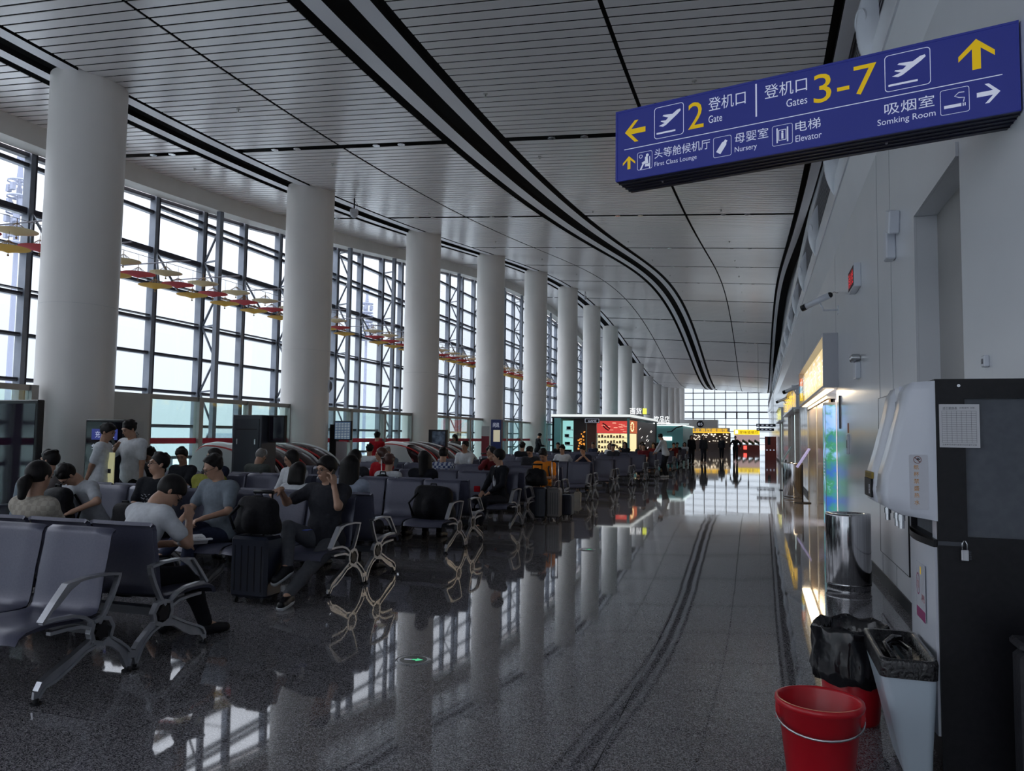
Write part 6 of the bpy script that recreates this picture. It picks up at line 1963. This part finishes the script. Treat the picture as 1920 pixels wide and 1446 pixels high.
# --- far
FAR = [
 (-8.0, 31.2, 180, C_blk, 'short', 'seated man in black left of the gift shop window', {}),
 (-7.2, 34.5, 180, C_navy, 'short', 'seated person with short hair in front of the red banner', {}),
 (-5.8, 31.2, 175, C_white, 'bob', 'seated person with reddish hair and raised arm', dict(haircol=M_hairb, hands=[(-.3, .1, 1.2), (.14, .3, .56)])),
 (-5.1, 28.0, 180, C_char, 'short', 'seated person in charcoal before the raised-arm neighbour', {}),
 (-5.75, 34.5, 180, C_blk, 'long', 'woman in black coat sitting facing the camera below the glowing shelves', dict(long_sleeve=True, scale=1.03)),
 (-5.45, 37.8, 180, C_blk, 'short', 'dark-haired person behind the woman in black coat', dict(scale=1.03)),
 (-5.05, 34.5, 190, C_char, 'short', 'man in charcoal turned left near the kiosk corner', {}),
 (-4.45, 31.2, 180, C_maroon, 'short', 'person in maroon sitting behind the standing man in white', {}),
 (-4.9, 37.8, 180, C_maroon, 'bob', 'person in maroon with a child, near the kiosk corner', {}),
 (-4.15, 39.9, 180, C_maroon, 'short', 'man in maroon sweatshirt and jeans on the last aisle seat, hand at his mouth', dict(trousers=C_jean, hands=[(-.14, .3, .56), (.02, .2, 1.08)], shoes=M_solew)),
 (-4.7, 37.8, 0, C_blk, 'short', 'person in black seen from behind beside the maroon sweatshirt', {}),
 (-4.3, 43.1, 180, C_blk, 'short', 'dark seated figure next in the line beyond the maroon sweatshirt', {}),
 (-4.2, 46.4, 180, C_white, 'long', 'far seated woman in white top near the dark kiosk', {}),
]
for (x, y, f, c, hr_, lab, ex) in FAR:
    kw = dict(h=.024, hair=hr_, shirt=c, look=(0, 5), lean=.05); kw.update(ex); person(lab, (x, y, 0), f, **kw)
person('man in white shirt bending forward, standing at the aisle beside far benches', (-3.58, 31.3, 0), 75, pose='stand', shirt=C_white, h=.018, lean=.30, look=(0, 20), long_sleeve=True, hands=[(-.10, .45, .95), (.10, .45, .95)], scale=1.0, shoes=M_solew)
for (x, y, c, lab) in ((-3.9, 47.5, C_blk, 'first standing passenger in black beside the far benches'), (-3.4, 50.5, C_char, 'second standing passenger in charcoal beyond the far benches'), (-4.4, 53.5, C_white, 'standing passenger with pale top among the far group')):
    person(lab, (x, y, 0), 200, pose='stand', shirt=c, h=.028, hair='bob', long_sleeve=True)
person('passenger in black walking down the aisle toward the camera, nearer of two', (-1.55, 54.5, 0), 180, pose='stand', shirt=C_blk, h=.022, long_sleeve=True, feet=[(-.11, .22, 0), (.11, -.16, 0)], hands=[(-.35, .12, .98), (.34, .1, .98)])
person('passenger in dark coat walking in the aisle, farther of two', (-2.75, 61.0, 0), 180, pose='stand', shirt=C_char, h=.026, long_sleeve=True, feet=[(-.09, .15, 0), (.09, -.12, 0)], scale=.97)

# ================================================================== things they carry
def W(i, *p): return Vector(to_world(i, p))
# open book
r = empty('open_book', tuple(W(P2, .10, .50, .69)), math.radians(-35), 'open book with white pages on the lap of the bent man in white', 'book')
for s in (-1, 1):
    b = MB().mat(mat('paper', (0.70, 0.70, 0.72), 0.6)); rows = [[(s * (.002 + .15 * k / 6), y, .012 + .022 * math.sin(math.pi * (k / 6) ** .6) + .05 * k / 6) for k in range(7)] for y in (-.11, 0, .11)]
    b.sheet(rows, .012 * s); b.obj('page_block', r)
b = MB().mat(mat('page_ink', (.25, .25, .27), .7))
for k in range(9): b.box(-.13, -.03, -.09 + k * .02, -.087 + k * .02, .05, .0505)
b.obj('print_lines', r)
# phones
def phone(loc, R, label):
    b = MB().mat(M_black); b.box(-.036, .036, -.004, .004, -.075, .075, bev=.003)
    o = b.obj('mobile_phone', None, loc, label, 'phone', 'mobile phones in hand'); o.rotation_euler = R
    return o
phone(W(P8, -.115, .085, 1.135), (math.radians(12), math.radians(6), math.radians(100)), 'black mobile phone held to the ear of the man in dark polo')
phone(W(PH, .04, .31, 1.45), (math.radians(-30), 0, math.radians(172)), 'black mobile phone held near the chin by the standing man in white')
phone(W(ORG, .02, .40, .80), (math.radians(-50), 0, math.radians(180)), 'mobile phone in the hands of the young man in orange')
# black headset of the older man
b = MB().mat(M_pod if False else mat('headset', (.35, .36, .38), .4))
hd = OLD['head']; Hm = OLD['Hm']
b.tube([tuple(W(OLD, *(hd + Hm[:, 0] * .105 * math.cos(t) + Hm[:, 2] * (.03 + .10 * math.sin(t)) - Hm[:, 1] * .02))) for t in [math.pi * i / 10 for i in range(11)]], .008, 6)
b.obj('headset', None, None, 'pale headset band over the bowed older man\'s head', 'headset')
# name badge, dark bags
M_bag = noisy('black_bag_fabric', (.005, .005, .007), (.010, .010, .013), 40, .7, bump=.4, spec=.2)
def soft_bag(label, loc, rz, dx, dy, dz, name='backpack', cat='backpack', strap=True, group=None, tilt=0):
    r = empty(name, loc, rz, label, cat, group)
    n = 18
    prims = [('e', V3(0, 0, dz * .45), rotx(tilt), (dx * .52, dy * .52, dz * .52), .03), ('c', V3(-dx * .34, 0, dz * .18), V3(dx * .34, 0, dz * .18), dy * .42, dy * .42, .05), ('c', V3(-dx * .30, 0, dz * .78), V3(dx * .30, 0, dz * .74), dy * .34, dy * .34, .05), ('c', V3(0, -dy * .4, dz * .3), V3(0, -dy * .4, dz * .45), dy * .30, dy * .3, .04)]
    me = sdf_mesh('bag_body', prims, .014, M_bag, [(V3(0, 0, -1), 0.0)])
    o = bpy.data.objects.new('bag_body', me); COL.objects.link(o); o.parent = r
    if strap:
        b = MB().mat(M_bag); b.tube([(-.05, 0, dz * .92), (-.04, 0, dz * 1.05), (.04, 0, dz * 1.05), (.05, 0, dz * .92)], .011, 6); b.obj('grab_loop', r)
        b = MB().mat(M_bag); b.tube([(-dx * .3, -dy * .45, dz * .8), (-dx * .5, -dy * .6, dz * .5), (-dx * .4, -dy * .5, dz * .12)], .014, 6); b.obj('shoulder_strap', r)
    b = MB().mat(M_chrome); b.box(dx * .1, dx * .13, -dy * .56, -dy * .5, dz * .5, dz * .53); b.obj('buckle', r)
    return r
soft_bag('black backpack hugged on the lap of the dozing man', tuple(W(P4, 0.02, .44, .55)), math.radians(170), .36, .26, .42)
soft_bag('bulky black travel bag standing upright on an aisle seat, third row', (-4.27, 9.80, .42), 0, .56, .32, .46, 'travel_bag', 'bag')
soft_bag('black bag piled on top of the dark suitcase beside the man on the phone', (-4.50, 6.22, .635), 0, .40, .26, .33, 'travel_bag', 'bag')
soft_bag('small black bag on the arm of the man in black printed tee', tuple(W(P5, .10, .34, .56)), math.radians(175), .30, .16, .26, 'shoulder_bag', 'bag')
soft_bag('black backpack worn by the boy in white', tuple(W(BOY, 0, -.17, .62)), 0, .26, .15, .40)
soft_bag('dark duffel bag lying on the seat row behind the bowed older man', (-7.1, 10.7, .42), .2, .5, .28, .34, 'duffel_bag', 'bag')
b = MB().mat(mat('badge_blue', (.02, .06, .4), .4)); b.box(-.03, .03, -.045, .045, 0, .004); b.obj('name_badge', None, tuple(W(P8, -.02, .36, .64)), 'small blue badge lying on the thigh of the man on the phone', 'badge')
def suitcase(label, x, y, rz, w, d, h_, m, handle=0.0, nm='suitcase'):
    r = empty(nm, (x, y, 0), rz, label, 'suitcase', 'wheeled suitcases')
    b = MB().mat(m); b.box(-w / 2, w / 2, -d / 2, d / 2, .055, h_, bev=.028)
    b.obj('shell', r)
    b = MB().mat(M_black)
    for k in range(5): b.box(-w * .36 + k * w * .18 - .004, -w * .36 + k * w * .18 + .004, -d / 2 - .003, -d / 2, .12, h_ - .08)
    b.obj('front_rib', r)
    for sx in (-1, 1):
        for sy in (-1, 1):
            b = MB().mat(M_blackm); b.cyl((sy * (d / 2 - .04), .028), .027, sx * (w / 2 - .05) - .012, sx * (w / 2 - .05) + .012, 14, axis='x'); b.box(sx * (w / 2 - .05) - .018, sx * (w / 2 - .05) + .018, sy * (d / 2 - .04) - .02, sy * (d / 2 - .04) + .02, .04, .065); b.obj('wheel', r)
    b = MB().mat(M_black); b.tube([(-.07, 0, h_), (-.06, 0, h_ + .025), (.06, 0, h_ + .025), (.07, 0, h_)], .010, 6); b.obj('top_handle', r)
    if handle:
        b = MB().mat(M_chrome if 'steel' in label or 'silver' in label else M_black)
        for s in (-1, 1): b.tube([(s * w * .24, d * .30, h_ - .02), (s * w * .24, d * .30, h_ + handle)], .009, 8)
        b.mat(M_black); b.tube([(-w * .27, d * .30, h_ + handle), (w * .27, d * .30, h_ + handle)], .017, 8); b.obj('pull_handle', r)
    return r
M_caseb = noisy('dark_navy_shell', (.010, .013, .026), (.014, .018, .034), 4, .32)
M_caseg = noisy('grey_shell', (.10, .09, .085), (.13, .115, .11), 4, .35)
suitcase('dark navy suitcase with extended black handle, beside the man on the phone', -4.50, 6.22, 0, .40, .26, .615, M_caseb, .40)
suitcase('black suitcase with rucksack on top, standing at the aisle by the orange tee', -4.02, 14.05, .1, .38, .25, .62, M_caseb, .42)
suitcase('grey-brown suitcase with silver handle, next to the aisle', -3.72, 14.25, .1, .26, .36, .60, M_caseg, .50)
suitcase('small dark suitcase behind the grey-brown one', -3.60, 14.75, 0, .26, .30, .45, M_caseb, 0)
soft_bag('dark rucksack on the black suitcase by the orange tee', (-4.02, 14.05, .65), .1, .36, .24, .30)
suitcase('suitcase with tall silver handle between third and fourth row pairs', -6.05, 11.75, 0, .30, .24, .72, M_caseb, .45)
suitcase('suitcase with silver handle standing between fifth and sixth pairs', -6.3, 17.4, 0, .34, .24, .66, M_caseb, .48)
# red cup/bag held by the woman in blazer; her white blouse front and ribbon
b = MB().mat(C_red); b.box(-.05, .05, -.03, .03, 0, .10, bev=.01); b.obj('red_purse', None, tuple(W(BLZ, .10, .42, .62)), 'small red purse on the lap of the woman in blazer', 'purse')
n_ = BLZ['nb']; T_ = BLZ['TM']
K = [('e', BLZ['ch'] + T_[:, 1] * .055 - T_[:, 2] * .06, T_, (.055, .085, .17), .02), ('c', n_ + T_[:, 1] * .04 - T_[:, 0] * .04, n_ + T_[:, 1] * .075 - T_[:, 2] * .07, .035, .03, .02), ('c', n_ + T_[:, 1] * .04 + T_[:, 0] * .04, n_ + T_[:, 1] * .075 - T_[:, 2] * .07, .035, .03, .02)]
me = sdf_mesh('blouse_front', K, .01, C_white); o = bpy.data.objects.new('blouse_front', me); COL.objects.link(o); o.parent = BLZ['root']
b = MB().mat(M_blackm)
for s in (-1, 1): b.tube([tuple(n_ + T_[:, 1] * .115 - T_[:, 2] * .03), tuple(n_ + T_[:, 1] * .14 - T_[:, 2] * .12 + T_[:, 0] * .02 * s), tuple(n_ + T_[:, 1] * .15 - T_[:, 2] * .22 + T_[:, 0] * .025 * s)], .007, 5)
b.obj('neck_ribbon', BLZ['root'])
# backpack strap over the orange tee
b = MB().mat(M_blackm); c_ = ORG['ch']; T_ = ORG['TM']
b.tube([tuple(ORG['nb'] - T_[:, 0] * .11 - T_[:, 2] * .02 + T_[:, 1] * .02), tuple(c_ - T_[:, 0] * .12 + T_[:, 1] * .135 + T_[:, 2] * .06), tuple(c_ - T_[:, 0] * .15 + T_[:, 1] * .12 - T_[:, 2] * .16)], .018, 6)
b.obj('bag_strap', ORG['root'])
# print on the black tee
b = MB().mat(mat('tee_print', (.4, .41, .44), .8)); c_ = P5['ch']; T_ = P5['TM']
rr3 = random.Random(4)
for q in range(26):
    u, v = rr3.uniform(-.09, .09), rr3.uniform(-.10, .02)
    p = c_ + T_[:, 0] * u + T_[:, 2] * v + T_[:, 1] * (.128 - .5 * u * u); b.bar(tuple(p), tuple(p + T_[:, 0] * rr3.uniform(-.03, .03) + T_[:, 2] * .01), .006, .004)
b.obj('tee_print', P5['root'])
# white carrier bag under a far seat
r = empty('carrier_bag', (-4.25, 18.5, 0), 0, 'small white carrier bag on the floor under the sixth aisle seat', 'bag')
b = MB().mat(mat('carrier_white', (.5, .48, .42), .5)); b.prism([(-.09, 0), (.09, 0), (.10, .2), (.04, .24), (-.05, .23), (-.08, .18)], -.05, .05, lambda u, v, w: (u, w, v)); b.obj('bag_body', r)
b = MB().mat(mat('carrier_white', (.5, .48, .42), .5)); b.tube([(-.04, 0, .22), (-.02, 0, .32), (.02, 0, .32), (.04, 0, .22)], .006, 5); b.obj('handle', r)
